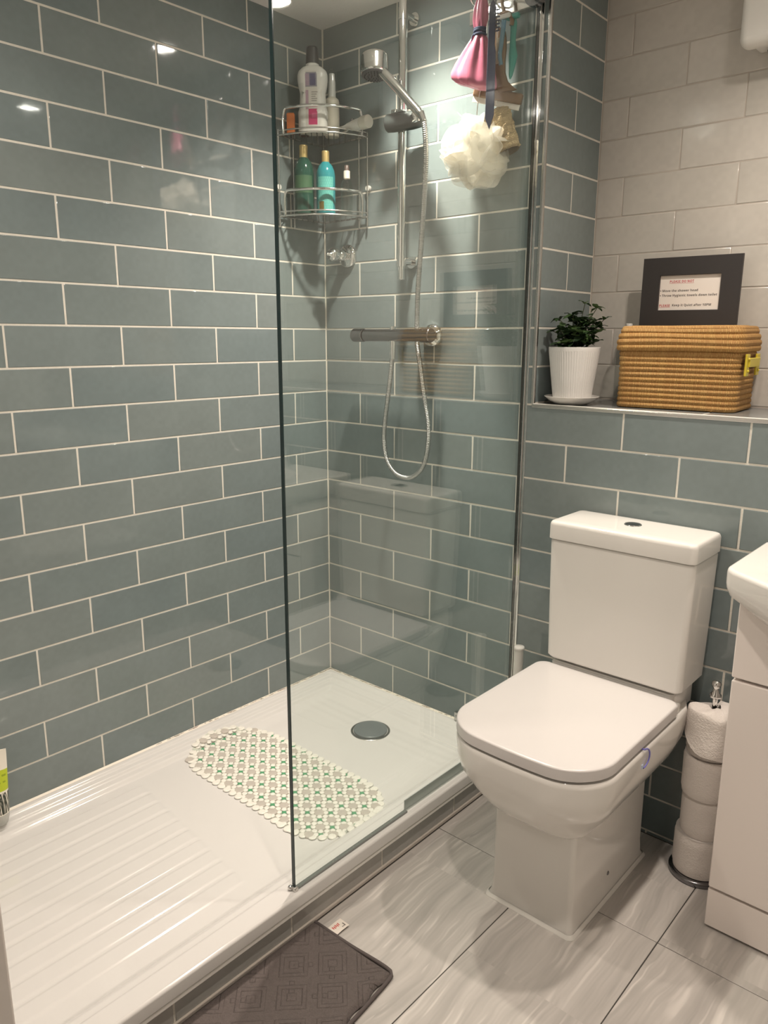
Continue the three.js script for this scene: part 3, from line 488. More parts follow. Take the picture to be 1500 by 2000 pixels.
// ------------------------------------------------------------------ pebble mat in the tray
{
  const my = trayH(0.4, 0.57) + 0.0012;
  const t = thing('pebble_mat', 'translucent oval pebble mat with green dots lying in the shower tray', 'shower mat', [0.38, my, 0.572]);
  const inside = (x, z, m = 0) => { const hx = 0.34 - m, hz = 0.153 - m, k = hx - hz, d = Math.max(Math.abs(x) - k, 0); return d * d + z * z < hz * hz; };
  const yAt = (x, z) => trayH(x + 0.38, z + 0.572) - my + 0.0014;
  const peb = (r, h) => lathe([[r, 0], [r, h * 0.5], [r * 0.86, h * 0.9], [r * 0.5, h], [0.0001, h * 1.02]], 14);
  const clear = std({ color: new THREE.Color().setRGB(0.76, 0.71, 0.65), roughness: 0.3, transmission: 0.4, thickness: 0 }), pet = std({ color: new THREE.Color().setRGB(0.8, 0.78, 0.71), roughness: 0.3 }), green = std({ color: new THREE.Color().setRGB(0.1, 0.33, 0.17), roughness: 0.4 });
  const big = peb(0.0145, 0.004), dot = G(new THREE.CylinderGeometry(0.0072, 0.008, 0.0022, 4), 0, 0.001, 0, 0, 0, 0), small = [];
  const dx = 0.047, dz = 0.0405, ox = 0.088 - 0.38, oz = 0.5142 - 0.572; let n = 0;
  for (let i = -3; i < 17; i++) for (let j = -5; j < 8; j++) {
    const gx = ox + i * dx, gz = oz + j * dz, cx = gx + dx / 2, cz = gz + dz / 2;
    if (inside(gx, gz, 0.012)) { const m = part('green_dot', dot, green, t); m.position.set(gx, yAt(gx, gz), gz); m.scale.set(1.1, 1, 1); m.rotation.y = 0.05; n++; }
    if (inside(cx, cz, 0.004)) { const m = part('pebble', big, clear, t); m.position.set(cx, yAt(cx, cz), cz); m.scale.set(1, rr(0.85, 1.1), 0.93); n++; }
    for (const [sx, sz] of [[1, 1], [1, -1], [-1, 1], [-1, -1]]) { const x = gx + sx * dx * 0.21, z = gz + sz * dz * 0.21; if (inside(x, z, 0.006)) small.push(G(peb(0.0072, 0.0035), x, yAt(x, z), z)); }
    for (const [x, z] of [[gx + dx / 2, gz], [gx, gz + dz / 2]]) if (inside(x, z, 0.006)) small.push(G(peb(0.0075, 0.003), x, yAt(x, z), z));
  }
  { // thin clear sheet that carries the pebbles
    const ps = [0, yAt(0, 0) - 0.0008, 0], us = [0, 0], ix = [], na = 96, nr = 10; const bx = 0.34 - 0.153, bz = 0.148;
    for (let r = 1; r <= nr; r++) for (let k = 0; k < na; k++) { const a = k / na * 2 * Math.PI, x = (Math.cos(a) * bz + Math.sign(Math.cos(a)) * bx * Math.min(1, Math.abs(Math.cos(a)) * 2.2)) * r / nr, z = Math.sin(a) * bz * r / nr; ps.push(x, yAt(x, z) - 0.0008, z); us.push(x, z); }
    for (let k = 0; k < na; k++) ix.push(0, 1 + (k + 1) % na, 1 + k);
    for (let r = 0; r < nr - 1; r++) for (let k = 0; k < na; k++) { const a = 1 + r * na + k, b = 1 + r * na + (k + 1) % na; ix.push(a, b, a + na, b, b + na, a + na); }
    const g = new THREE.BufferGeometry(); g.setAttribute('position', new THREE.Float32BufferAttribute(ps, 3)); g.setAttribute('uv', new THREE.Float32BufferAttribute(us, 2)); g.setIndex(ix); g.computeVertexNormals();
    part('base_sheet', g, std({ color: new THREE.Color().setRGB(0.7, 0.73, 0.64), roughness: 0.35, transmission: 0.3, thickness: 0, side: THREE.DoubleSide }), t);
  }
  // scalloped rim of pebbles
  const per2 = []; const hx = 0.34 - 0.153, hz = 0.153 - 0.008; const Lp = 4 * hx + 2 * Math.PI * hz, cnt = Math.round(Lp / 0.025);
  for (let k = 0; k < cnt; k++) { let s = k / cnt * Lp; let x, z; if (s < 2 * hx) { x = -hx + s; z = hz; } else if ((s -= 2 * hx) < Math.PI * hz) { const a = Math.PI / 2 - s / hz; x = hx + hz * Math.cos(a); z = hz * Math.sin(a); } else if ((s -= Math.PI * hz) < 2 * hx) { x = hx - s; z = -hz; } else { s -= 2 * hx; const a = -Math.PI / 2 - s / hz; x = -hx + hz * Math.cos(a); z = hz * Math.sin(a); } small.push(G(peb(0.011, 0.0035), x, yAt(x, z), z)); }
  const p = part('small_pebbles', merge(...small), pet, t, 'paler small pebbles and scalloped rim'); p.userData.kind = 'stuff';
}
// ------------------------------------------------------------------ things hanging on the shower wall
{
  const t = thing('hook_rail', 'flat chrome hook rail high on the shower wall by the glass', 'hook rail', [0.665, 2.0, 0]);
  part('rail', merge(box(0.19, 0.034, 0.006, 0, 0.0235, 0.01, 0.0025, 3), box(0.03, 0.02, 0.008, -0.06, 0.0235, 0.0045), box(0.03, 0.02, 0.008, 0.06, 0.0235, 0.0045)), M.chrome, t);
  for (const x of [-0.055, -0.0, 0.052]) part('hook', tube([[x, 0.028, 0.012], [x, 0.034, 0.03], [x, 0.04, 0.055], [x, 0.052, 0.068], [x, 0.06, 0.068]], 0.003, 20, 8), M.chrome, t);
}
{
  const t = thing('pink_bag', 'shiny pink plastic pouch tied with a blue band, hanging from the rail', 'pouch', [0.664, 1.952, 0.097], 0.45);
  t.scale.set(0.97, 0.86, 0.97);
  const bagM = std({ color: new THREE.Color().setRGB(0.47, 0.14, 0.22), roughness: 0.25, transmission: 0.12, thickness: 0, side: THREE.DoubleSide });
  const ringAt = (y, rx, rz, xo, amp, f, tilt = 0) => { const r = []; for (let k = 0; k < 72; k++) { const a = -k / 72 * 2 * Math.PI, w = 1 + amp * Math.sin(a * f + 0.6) + amp * 0.6 * Math.sin(a * (f + 4) + 2); r.push(V(xo + rx * w * Math.cos(a), y + tilt * Math.cos(a), rz * w * Math.sin(a))); } return r; };
  part('bag', loft([ringAt(-0.15, 0.02, 0.01, -0.012, 0.05, 7, -0.008), ringAt(-0.147, 0.045, 0.019, -0.012, 0.05, 7, -0.014), ringAt(-0.14, 0.056, 0.024, -0.012, 0.05, 7, -0.018), ringAt(-0.13, 0.0575, 0.025, -0.012, 0.06, 7, -0.019), ringAt(-0.118, 0.056, 0.0235, -0.012, 0.06, 7, -0.018), ringAt(-0.09, 0.047, 0.021, -0.009, 0.08, 7, -0.012), ringAt(-0.06, 0.036, 0.019, -0.005, 0.1, 7, -0.006), ringAt(-0.03, 0.024, 0.016, -0.001, 0.13, 7), ringAt(-0.012, 0.014, 0.012, 0, 0.15, 7), ringAt(0, 0.01, 0.01, 0, 0.15, 7)]), bagM, t);
  part('neck', loft([ringAt(0, 0.01, 0.01, 0, 0.15, 7), ringAt(0.012, 0.014, 0.01, 0, 0.15, 7), ringAt(0.03, 0.018, 0.011, 0.001, 0.12, 5), ringAt(0.06, 0.017, 0.009, 0.002, 0.12, 5), ringAt(0.084, 0.012, 0.006, 0.003, 0.1, 5)], false, false), bagM, t);
  const band = std({ color: new THREE.Color().setRGB(0.035, 0.05, 0.1), roughness: 0.8 });
  part('tie_band', merge(G(new THREE.TorusGeometry(0.0125, 0.0042, 10, 32), 0, 0.006, 0, Math.PI / 2 + 0.15), G(new THREE.TorusGeometry(0.013, 0.004, 10, 32), 0, -0.002, 0, Math.PI / 2 - 0.2), G(new THREE.TorusGeometry(0.014, 0.0038, 10, 32), 0.001, -0.01, 0, Math.PI / 2), tube([[-0.011, -0.004, 0.004], [-0.018, -0.012, 0.006], [-0.02, -0.03, 0.006]], 0.0016, 12, 6)), band, t, 'dark blue hair band');
}
{
  const t = thing('tail_comb', 'long dark blue comb hanging beside the pink pouch', 'comb', [0.736, 1.706, 0.147], 0.35);
  t.scale.x = 0.9;
  const b = std({ color: new THREE.Color().setRGB(0.03, 0.04, 0.085), roughness: 0.4 });
  const s = new THREE.Shape(); s.moveTo(-0.011, 0.012); s.lineTo(0.0, -0.012); s.lineTo(0.011, 0.02); s.lineTo(0.0105, 0.16); s.lineTo(0.007, 0.175); s.lineTo(0.008, 0.255); s.quadraticCurveTo(0.004, 0.268, 0, 0.268); s.quadraticCurveTo(-0.006, 0.266, -0.008, 0.25); s.lineTo(-0.0095, 0.16); s.closePath();
  part('handle', G(new THREE.ExtrudeGeometry(s, { depth: 0.004, bevelEnabled: true, bevelSize: 0.001, bevelThickness: 0.001, bevelSegments: 2 }), 0, 0.012, 0), b, t);
  part('hanging_loop', tube([[0.001, 0.272, 0.002], [-0.004, 0.3, -0.02], [-0.016, 0.345, -0.05], [-0.008, 0.338, -0.054], [0.003, 0.29, -0.016], [0.004, 0.27, 0.002]], 0.0012, 30, 6), b, t);
  for (let k = 0; k < 7; k++) part('tooth', box(0.014, 0.003, 0.003, 0.013, 0.215 + k * 0.0075, 0.002, 0.001, 1), b, t);
}
{
  const t = thing('razor', 'disposable razor with pale blue translucent handle behind the comb', 'razor', [0.7, 1.88, 0.05]);
  part('handle', tube([[0, -0.002, 0], [-0.003, 0.02, 0.002], [0, 0.05, 0.002], [0.004, 0.1, 0]], 0.0062, 24, 10), std({ color: new THREE.Color().setRGB(0.3, 0.55, 0.72), roughness: 0.1, transmission: 0.5, thickness: 0 }), t);
  part('head', box(0.036, 0.01, 0.01, 0.006, 0.108, 0.002, 0.003, 2), M.plastic, t);
}
{
  const t = thing('squeegee', 'bronze-brown shower squeegee with pale blade hooked on the rail', 'squeegee', [0.695, 1.805, 0.045], 0);
  const br = std({ color: new THREE.Color().setRGB(0.2, 0.125, 0.075), roughness: 0.3, metalness: 0.2 });
  // open hook at the top
  const hk = []; for (let k = 0; k <= 22; k++) { const a = -0.35 + (k / 22) * 3.9; hk.push([0.004 + 0.026 * Math.cos(a), 0.168 + 0.025 * Math.sin(a), 0]); }
  part('hook', merge(tube(hk, 0.0062, 40, 10), tube([[0.008, 0.192, 0], [0.0, 0.21, 0.0], [-0.004, 0.24, -0.003]], 0.005, 16, 10)), br, t);
  const R = (y, w, d, xo = 0) => { const r = []; for (let k = 0; k < 24; k++) { const a = -k / 24 * 2 * Math.PI; r.push(V(xo + w * Math.cos(a), y, d * Math.sin(a))); } return r; };
  part('handle', loft([R(0.01, 0.05, 0.009, 0.002), R(0.02, 0.038, 0.009), R(0.034, 0.027, 0.0095, -0.003), R(0.055, 0.0205, 0.01, -0.005), R(0.08, 0.0175, 0.01, -0.004), R(0.11, 0.018, 0.01, -0.002), R(0.135, 0.0175, 0.0095, -0.003), R(0.15, 0.0155, 0.009, -0.004), R(0.16, 0.012, 0.008, -0.007)]), br, t);
  part('inlay', box(0.011, 0.06, 0.004, -0.003, 0.107, 0.0095, 0.002, 2), std({ color: new THREE.Color().setRGB(0.34, 0.31, 0.24), roughness: 0.4 }), t, 'pale inlay of the handle');
  const A = [-0.066, 0.018, 0.022], B = [0.056, -0.017, -0.018], dir = V(B[0] - A[0], B[1] - A[1], B[2] - A[2]), L = dir.length();
  const head = new THREE.Group();
  const hb = box(L, 0.026, 0.016, 0, 0.004, 0, 0.005, 3), bl = box(L * 0.97, 0.016, 0.0035, 0, -0.014, 0, 0.0008, 1);
  const qq = new THREE.Quaternion().setFromUnitVectors(V(1, 0, 0), dir.normalize());
  for (const g of [hb, bl]) { g.applyQuaternion(qq); g.translate((A[0] + B[0]) / 2, (A[1] + B[1]) / 2 + 0.002, (A[2] + B[2]) / 2); }
  part('blade_holder', hb, br, t); part('blade', bl, std({ color: new THREE.Color().setRGB(0.72, 0.68, 0.62), roughness: 0.4 }), t, 'pale rubber blade');
}
{
  const t = thing('teal_razor', 'translucent teal razor handle hanging to the right of the squeegee', 'razor', [0.726, 1.845, 0.04]);
  const tm = std({ color: new THREE.Color().setRGB(0.1, 0.5, 0.44), roughness: 0.1, transmission: 0.45, thickness: 0 });
  const R = (y, w, d, xo = 0) => { const r = []; for (let k = 0; k < 20; k++) { const a = -k / 20 * 2 * Math.PI; r.push(V(xo + w * Math.cos(a), y, d * Math.sin(a))); } return r; };
  part('handle', loft([R(0, 0.002, 0.002, -0.004), R(0.008, 0.005, 0.005, -0.003), R(0.028, 0.0085, 0.007, 0.0), R(0.05, 0.0125, 0.008, 0.002), R(0.075, 0.0085, 0.007, 0.0), R(0.09, 0.0075, 0.0065, 0), R(0.125, 0.009, 0.006, 0.001), R(0.135, 0.007, 0.005, 0)]), tm, t);
  part('head', box(0.036, 0.012, 0.012, 0, 0.14, 0.003, 0.003, 2), tm, t);
}
{
  const t = thing('loofah', 'natural tan loofah cylinder hanging below the squeegee blade', 'loofah', [0.699, 1.673, 0.038]);
  const lb = dataTex(256, (x, y) => { const g = (a, X, Y) => a[(Y % 512) * 512 + X % 512]; return 0.5 * sm(0.3, 0.7, g(nC, x * 2, y * 2)) + 0.5 * g(nD, x * 2, y * 2); });
  lb.repeat.set(1 / 0.12, 1 / 0.12);
  const lm = std({ color: new THREE.Color().setRGB(0.66, 0.5, 0.29), roughness: 0.95, bumpMap: lb, bumpScale: 0.005 });
  const rings = []; for (let i = 0; i <= 60; i++) { const s = i / 60, r = []; for (let k = 0; k < 110; k++) { const a = -k / 110 * 2 * Math.PI, w = 1 + 0.1 * (nC[(Math.floor(s * 330) % 512) * 512 + Math.floor(k * 512 / 110 + s * 60) % 512] - 0.5) + 0.09 * (nD[(Math.floor(s * 200) % 512) * 512 + Math.floor(k * 512 / 110) % 512] - 0.5) + 0.05 * Math.sin(a * 5 + s * 9) * Math.sin(s * 13 + a) + 0.04 * Math.sin(a * 11 + s * 23); const e = 0.0335 * (1 - 0.1 * (1 - s)) * w * (s < 0.03 ? 0.9 : s > 0.97 ? 0.9 : 1); r.push(V(e * Math.cos(a), s * 0.103, e * Math.sin(a))); } rings.push(r); }
  const g = loft(rings, false, true), e = G(lathe([[0.0001, 0.006], [0.012, 0.004], [0.022, 0.001], [0.0275, -0.001]], 40), 0, 0, 0);
  const tilt = new THREE.Matrix4().makeRotationFromEuler(new THREE.Euler(0.12, 0, 0.36));
  g.applyMatrix4(tilt); e.applyMatrix4(tilt);
  for (const k of [g, e]) k.translate(0.03, 0, 0.005);
  part('sponge', g, lm, t); part('end_face', e, std({ color: new THREE.Color().setRGB(0.33, 0.24, 0.13), roughness: 1, bumpMap: lb, bumpScale: 0.003, side: THREE.DoubleSide }), t, 'darker cut end');
  part('cord', tube([[-0.004, 0.1, 0.014], [-0.012, 0.15, 0.012], [-0.012, 0.24, 0.014], [-0.01, 0.36, 0.02]], 0.0012, 24, 6), M.plastic, t);
}
{
  const t = thing('bath_pouf', 'fluffy cream mesh bath pouf hanging under the pink pouch', 'bath pouf', [0.655, 1.672, 0.088]);
  const pm = std({ color: new THREE.Color().setRGB(0.8, 0.77, 0.69), roughness: 0.85, transmission: 0.35, thickness: 0, transparent: true, opacity: 0.5, side: THREE.DoubleSide });
  const parts = [];
  for (let m = 0; m < 20; m++) {
    const fy = 1 - 2 * (m + 0.5) / 20, fr = Math.sqrt(1 - fy * fy), dir = V(fr * Math.cos(m * 2.4), fy, fr * Math.sin(m * 2.4)).add(V(rr(-0.25, 0.25), rr(-0.25, 0.25), rr(-0.25, 0.25))).normalize(), R = rr(0.05, 0.068), f = 2 + Math.floor(rnd() * 3), ph = rnd() * 6, nr = 7, na = 44, pos = [], uv = [], ix = [];
    for (let i = 0; i <= nr; i++) for (let k = 0; k <= na; k++) { const a = k / na * 2 * Math.PI, r = R * i / nr, s = i / nr; const w = 0.013 * s * s * Math.sin(a * f + ph) + 0.003 * s * s * Math.sin(a * (2 * f + 1) + ph * 2) - 0.02 * s * s * s; pos.push(r * Math.cos(a) * (1 - 0.06 * Math.sin(a * f + 1)), 0.03 + 0.075 * s * (1 - 0.35 * s) + w, r * Math.sin(a)); uv.push(s, k / na); }
    for (let i = 0; i < nr; i++) for (let k = 0; k < na; k++) { const a = i * (na + 1) + k; ix.push(a, a + na + 1, a + 1, a + 1, a + na + 1, a + na + 2); }
    const g = new THREE.BufferGeometry(); g.setAttribute('position', new THREE.Float32BufferAttribute(pos, 3)); g.setAttribute('uv', new THREE.Float32BufferAttribute(uv, 2)); g.setIndex(ix);
    g.applyQuaternion(new THREE.Quaternion().setFromUnitVectors(V(0, 1, 0), dir)); g.computeVertexNormals(); parts.push(g);
  }
  part('mesh_ruffles', merge(...parts), pm, t);
  part('cord', tube([[0.0, 0.06, 0], [-0.004, 0.12, -0.01], [0.004, 0.2, -0.022], [0.006, 0.36, -0.03]], 0.0013, 24, 6), M.plastic, t);
}
// ------------------------------------------------------------------ toilet
{
  const t = thing('toilet', 'white close-coupled toilet with closed lid and square pedestal', 'toilet', [1.14, FLOOR, 0]);
  const k = -FLOOR, X = 0.01; // heights below are measured from the tray rim
  const ring = (y, hx, zb, zf, rb, rf, bow = 0.012, xo = X) => rrect(xo, hx, zb, zf, Math.min(rb, hx * 0.98), Math.min(rf, hx * 0.98), y + k, bow, 10, 8);
  const taper = (r) => { for (const p of r) p.x = X + (p.x - X) * lerp(0.84, 1, sm(0.035, 0.135, p.z)); return r; };
  const bowl = loft([ring(0.127, 0.098, 0.1, 0.455, 0.02, 0.03, 0.0, 0), ring(0.13, 0.109, 0.09, 0.487, 0.03, 0.05, 0.002, 0.001), ring(0.142, 0.118, 0.075, 0.505, 0.03, 0.07, 0.004, 0.003), ring(0.165, 0.132, 0.055, 0.535, 0.03, 0.09, 0.008, 0.005), ring(0.195, 0.15, 0.04, 0.565, 0.03, 0.105, 0.012, 0.008), ring(0.23, 0.1680, 0.03, 0.5920, 0.03, 0.115, 0.014), ring(0.265, 0.182, 0.024, 0.607, 0.03, 0.105, 0.015), ring(0.295, 0.1868, 0.02, 0.612, 0.03, 0.102, 0.015), ring(0.33, 0.1885, 0.02, 0.614, 0.03, 0.101, 0.015), ring(0.3375, 0.1875, 0.022, 0.613, 0.03, 0.1, 0.015), ring(0.341, 0.184, 0.026, 0.609, 0.03, 0.098, 0.015)].map(taper));
  const plat = loft([ring(0.325, 0.163, 0.012, 0.152, 0.02, 0.02, 0), ring(0.374, 0.163, 0.012, 0.153, 0.02, 0.012, 0), ring(0.379, 0.16, 0.014, 0.1505, 0.018, 0.01, 0)]);
  part('pan', merge(bowl, plat), M.ceramic, t);
  part('pedestal', loft([ring(-0.1128, 0.113, 0.085, 0.484, 0.012, 0.014, 0, 0), ring(-0.106, 0.112, 0.086, 0.483, 0.012, 0.014, 0, 0), ring(-0.098, 0.1075, 0.09, 0.478, 0.012, 0.013, 0, 0), ring(-0.06, 0.105, 0.092, 0.475, 0.012, 0.012, 0, 0), ring(0.13, 0.1045, 0.092, 0.475, 0.012, 0.012, 0, 0), ring(0.16, 0.1, 0.1, 0.46, 0.012, 0.012, 0, 0)]), M.ceramic, t);
  part('fixing_screw', G(lathe([[0.0001, 0.0018], [0.004, 0.0014], [0.0055, 0]], 20), 0.1055, k - 0.055, 0.29, 0, 0, -Math.PI / 2), M.darkChrome, t, 'small dark fixing screw');
  part('sealant', loft([ring(-0.1128, 0.118, 0.08, 0.489, 0.014, 0.016, 0, 0), ring(-0.11, 0.1175, 0.081, 0.4885, 0.014, 0.016, 0, 0), ring(-0.104, 0.1125, 0.086, 0.4835, 0.012, 0.014, 0, 0)], false, false), M.plastic, t);
  part('seat_lid', loft([ring(0.3462, 0.1837, 0.1615, 0.6090, 0.03, 0.0973, 0.015, 0.008), ring(0.3474, 0.1862, 0.1590, 0.6115, 0.03, 0.0985, 0.015, 0.008), ring(0.349, 0.1872, 0.1580, 0.6125, 0.03, 0.0990, 0.015, 0.008), ring(0.3698, 0.1872, 0.1580, 0.6125, 0.03, 0.0990, 0.015, 0.008), ring(0.3722, 0.1862, 0.1590, 0.6115, 0.03, 0.0985, 0.015, 0.008), ring(0.3738, 0.1842, 0.1610, 0.6095, 0.03, 0.0975, 0.015, 0.008), ring(0.3746, 0.1812, 0.1640, 0.6065, 0.03, 0.0960, 0.015, 0.008), ring(0.375, 0.1732, 0.1720, 0.5985, 0.03, 0.0920, 0.015, 0.008)]), M.seat, t, 'flat closed seat lid');
  part('seat', loft([ring(0.3412, 0.172, 0.17, 0.592, 0.03, 0.108, 0.015), ring(0.3465, 0.172, 0.17, 0.592, 0.03, 0.108, 0.015)]), M.seat, t);
  for (const s of [-1, 1]) part('hinge', merge(rod([X + s * 0.15, 0.358 + k, 0.153], [X + s * 0.178, 0.358 + k, 0.153], 0.008, 0.008), box(0.016, 0.012, 0.018, X + s * 0.17, 0.347 + k, 0.152, 0.004, 2)), M.plastic, t);
  const C = 0.0165; // cistern sits a little to the right
  part('cistern', loft([ring(0.387, 0.16, 0.03, 0.15, 0.02, 0.02, 0, C), ring(0.39, 0.171, 0.022, 0.162, 0.014, 0.016, 0, C), ring(0.397, 0.1765, 0.015, 0.1665, 0.014, 0.015, 0, C), ring(0.55, 0.1795, 0.01, 0.1685, 0.013, 0.014, 0, C), ring(0.706, 0.1825, 0.008, 0.1695, 0.013, 0.014, 0, C), ring(0.7075, 0.1755, 0.014, 0.163, 0.013, 0.014, 0, C), ring(0.71, 0.1755, 0.014, 0.163, 0.013, 0.014, 0, C)]), M.ceramic, t);
  part('cistern_lid', loft([ring(0.7105, 0.183, 0.006, 0.1745, 0.013, 0.015, 0, C), ring(0.7118, 0.185, 0.004, 0.1765, 0.014, 0.016, 0, C), ring(0.746, 0.1848, 0.004, 0.1762, 0.014, 0.016, 0, C), ring(0.7515, 0.1835, 0.0053, 0.175, 0.014, 0.016, 0, C), ring(0.755, 0.181, 0.008, 0.1723, 0.013, 0.015, 0, C), ring(0.7565, 0.177, 0.012, 0.168, 0.012, 0.014, 0, C), ring(0.7568, 0.16, 0.02, 0.15, 0.012, 0.012, 0, C)]), M.ceramic, t);
  const b = part('flush_button', G(lathe([[0.0205, 0], [0.021, 0.002], [0.0195, 0.0035], [0.0185, 0.003]], 40), C - 0.004, 0.7565 + k, 0.083), M.chrome, t);
  part('button_half', G(lathe([[0.0001, 0.0032], [0.017, 0.003], [0.0182, 0.001]], 40), C - 0.004, 0.7565 + k, 0.083), M.darkChrome, b, 'dark dual flush button');
}
{
  const t = thing('rim_clip', 'small blue wire clip hooked over the right side of the toilet rim', 'clip', [1.337, 0.3, 0.36]);
  const a = []; for (let i = 0; i <= 20; i++) { const s = i / 20 * Math.PI; a.push([0.003 + 0.002 * Math.sin(s), 0.024 + 0.022 * Math.cos(s), 0.012 - 0.03 * Math.sin(s) * 0.8]); }
  part('wire', tube([[-0.008, 0.0455, 0.012], ...a], 0.0018, 40, 8), std({ color: new THREE.Color().setRGB(0.16, 0.15, 0.5), roughness: 0.3 }), t);
  part('pad', box(0.003, 0.01, 0.008, 0.0012, 0.006, 0.014, 0.001, 1), std({ color: new THREE.Color().setRGB(0.5, 0.58, 0.7), roughness: 0.3 }), t);
}
{
  const t = thing('toilet_brush', 'white toilet brush standing behind the toilet beside the glass', 'toilet brush', [0.845, FLOOR, 0.075]);
  part('holder', lathe([[0.0001, 0.001], [0.042, 0.001], [0.044, 0.006], [0.04, 0.15], [0.036, 0.152], [0.034, 0.148]], 40), M.plastic, t);
  part('handle', lathe([[0.0125, 0.14], [0.0125, 0.44], [0.0122, 0.452], [0.0145, 0.453], [0.0148, 0.458], [0.014, 0.4625], [0.0001, 0.464]], 32), M.plastic, t);
}
// ------------------------------------------------------------------ toilet paper stand
{
  const cx = 1.38, cz = 0.062;
  const t = thing('roll_stand', 'chrome upright stand with round base and ball finial holding the rolls', 'paper stand', [cx, FLOOR, cz]);
  part('base', lathe([[0.0001, 0.0005], [0.066, 0.0005], [0.068, 0.003], [0.068, 0.011], [0.065, 0.0145], [0.05, 0.016], [0.0001, 0.0165]], 56), M.darkChrome, t);
  part('pole', cyl(0.006, 0.006, 0.47, 0, 0.25, 0, 20), M.chrome, t);
  part('finial', lathe([[0.006, 0.478], [0.0135, 0.48], [0.0135, 0.486], [0.009, 0.492], [0.0075, 0.497], [0.006, 0.502], [0.0095, 0.507], [0.0115, 0.513], [0.0095, 0.5195], [0.004, 0.5225], [0.0001, 0.523]], 32), M.chrome, t);
  const pb = dataTex(256, (x, y) => { const g = (a, X, Y) => a[(Y % 512) * 512 + X % 512]; return 0.5 * g(nC, x * 2, y * 2) + 0.5 * g(nD, x * 2, y * 2); }); pb.repeat.set(1 / 0.15, 1 / 0.15);
  const pm = [0.82, 0.79, 0.84].map(v => std({ color: new THREE.Color().setRGB(v, v * 0.93, v * 0.875), roughness: 0.95, bumpMap: pb, bumpScale: 0.0012 }));
  const roll = (y, r, h, label, ox, oz, mi, turn) => {
    const o = thing('toilet_roll', label, 'toilet roll', [cx + ox, FLOOR + y, cz + oz], turn);
    const rings = []; for (let i = 0; i <= 8; i++) { const s = i / 8, ring = []; for (let k = 0; k < 64; k++) { const a = -k / 64 * 2 * Math.PI, w = 1 + 0.008 * Math.sin(a * 2 + y * 40) + 0.004 * Math.sin(a * 9 + s * 4 + y * 9), e = r * w - (i === 0 || i === 8 ? 0.003 : 0); ring.push(V(e * Math.cos(a), s * h, e * Math.sin(a))); } rings.push(ring); }
    part('paper', merge(loft(rings, false, false), ...[0, h].map(yy => { const g = new THREE.RingGeometry(0.021, r - 0.002, 48); g.rotateX(yy ? -Math.PI / 2 : Math.PI / 2); return g.translate(0, yy, 0); })), pm[mi], o);
    part('core', G(new THREE.CylinderGeometry(0.021, 0.021, h, 32, 1, true), 0, h / 2, 0), std({ color: new THREE.Color().setRGB(0.45, 0.36, 0.27), roughness: 0.9, side: THREE.DoubleSide }), o, 'brown card tube');
    return o;
  };
  roll(0.0172, 0.0605, 0.104, 'bottom roll on the stand, resting on the chrome base', 0.0, 0.0, 1, 0);
  roll(0.1215, 0.054, 0.106, 'second roll from the bottom, slightly narrower', 0.002, -0.001, 0, 1);
  roll(0.228, 0.0575, 0.106, 'third roll up the stand, just under the unrolled one', 0.001, 0.001, 2, 2.2);
  const top = roll(0.3345, 0.055, 0.105, 'topmost roll, its loose paper draped over the stack', 0.001, 0.0, 0, 0.4);
  const ps = [], us = [], ix = [], n = 24, m = 18; // loose sheet wrapped round the front and hanging in a slanted fold
  for (let j = 0; j <= m; j++) for (let i = 0; i <= n; i++) { const s = i / n, a = lerp(-3.3, 1.2, s), jt = 7, lump = 0.004 * Math.sin(s * 11) + 0.003 * Math.sin(s * 23 + 1); let R, y;
    if (j < jt) { const v = j / jt; R = lerp(0.014, 0.059, Math.sin(v * Math.PI / 2)); y = 0.1075 + 0.014 * Math.sqrt(Math.max(0, 1 - v * v)) + lump * v + 0.002 * Math.sin(s * 17 + v * 5); }
    else { const v = (j - jt) / (m - jt); R = 0.059 + 0.007 * v * Math.sin(s * Math.PI) + 0.003 * Math.sin(s * 13 + v * 4) * v + 0.006 * (1 - sm(0, 0.3, s)) * v; y = lerp(0.1075 + lump, 0.004 + 0.06 * Math.abs(s - 0.5) ** 1.3 * 2 + 0.004 * Math.sin(s * 19), v); }
    ps.push(R * Math.cos(a), y, -R * Math.sin(a)); us.push(s * 0.2, j / m * 0.12); }
  for (let j = 0; j < m; j++) for (let i = 0; i < n; i++) { const a = j * (n + 1) + i; ix.push(a, a + n + 1, a + 1, a + 1, a + n + 1, a + n + 2); }
  const g = new THREE.BufferGeometry(); g.setAttribute('position', new THREE.Float32BufferAttribute(ps, 3)); g.setAttribute('uv', new THREE.Float32BufferAttribute(us, 2)); g.setIndex(ix); g.computeVertexNormals();
  const sheetM = pm[2].clone(); sheetM.side = THREE.DoubleSide; part('loose_sheet', g, sheetM, top);
}
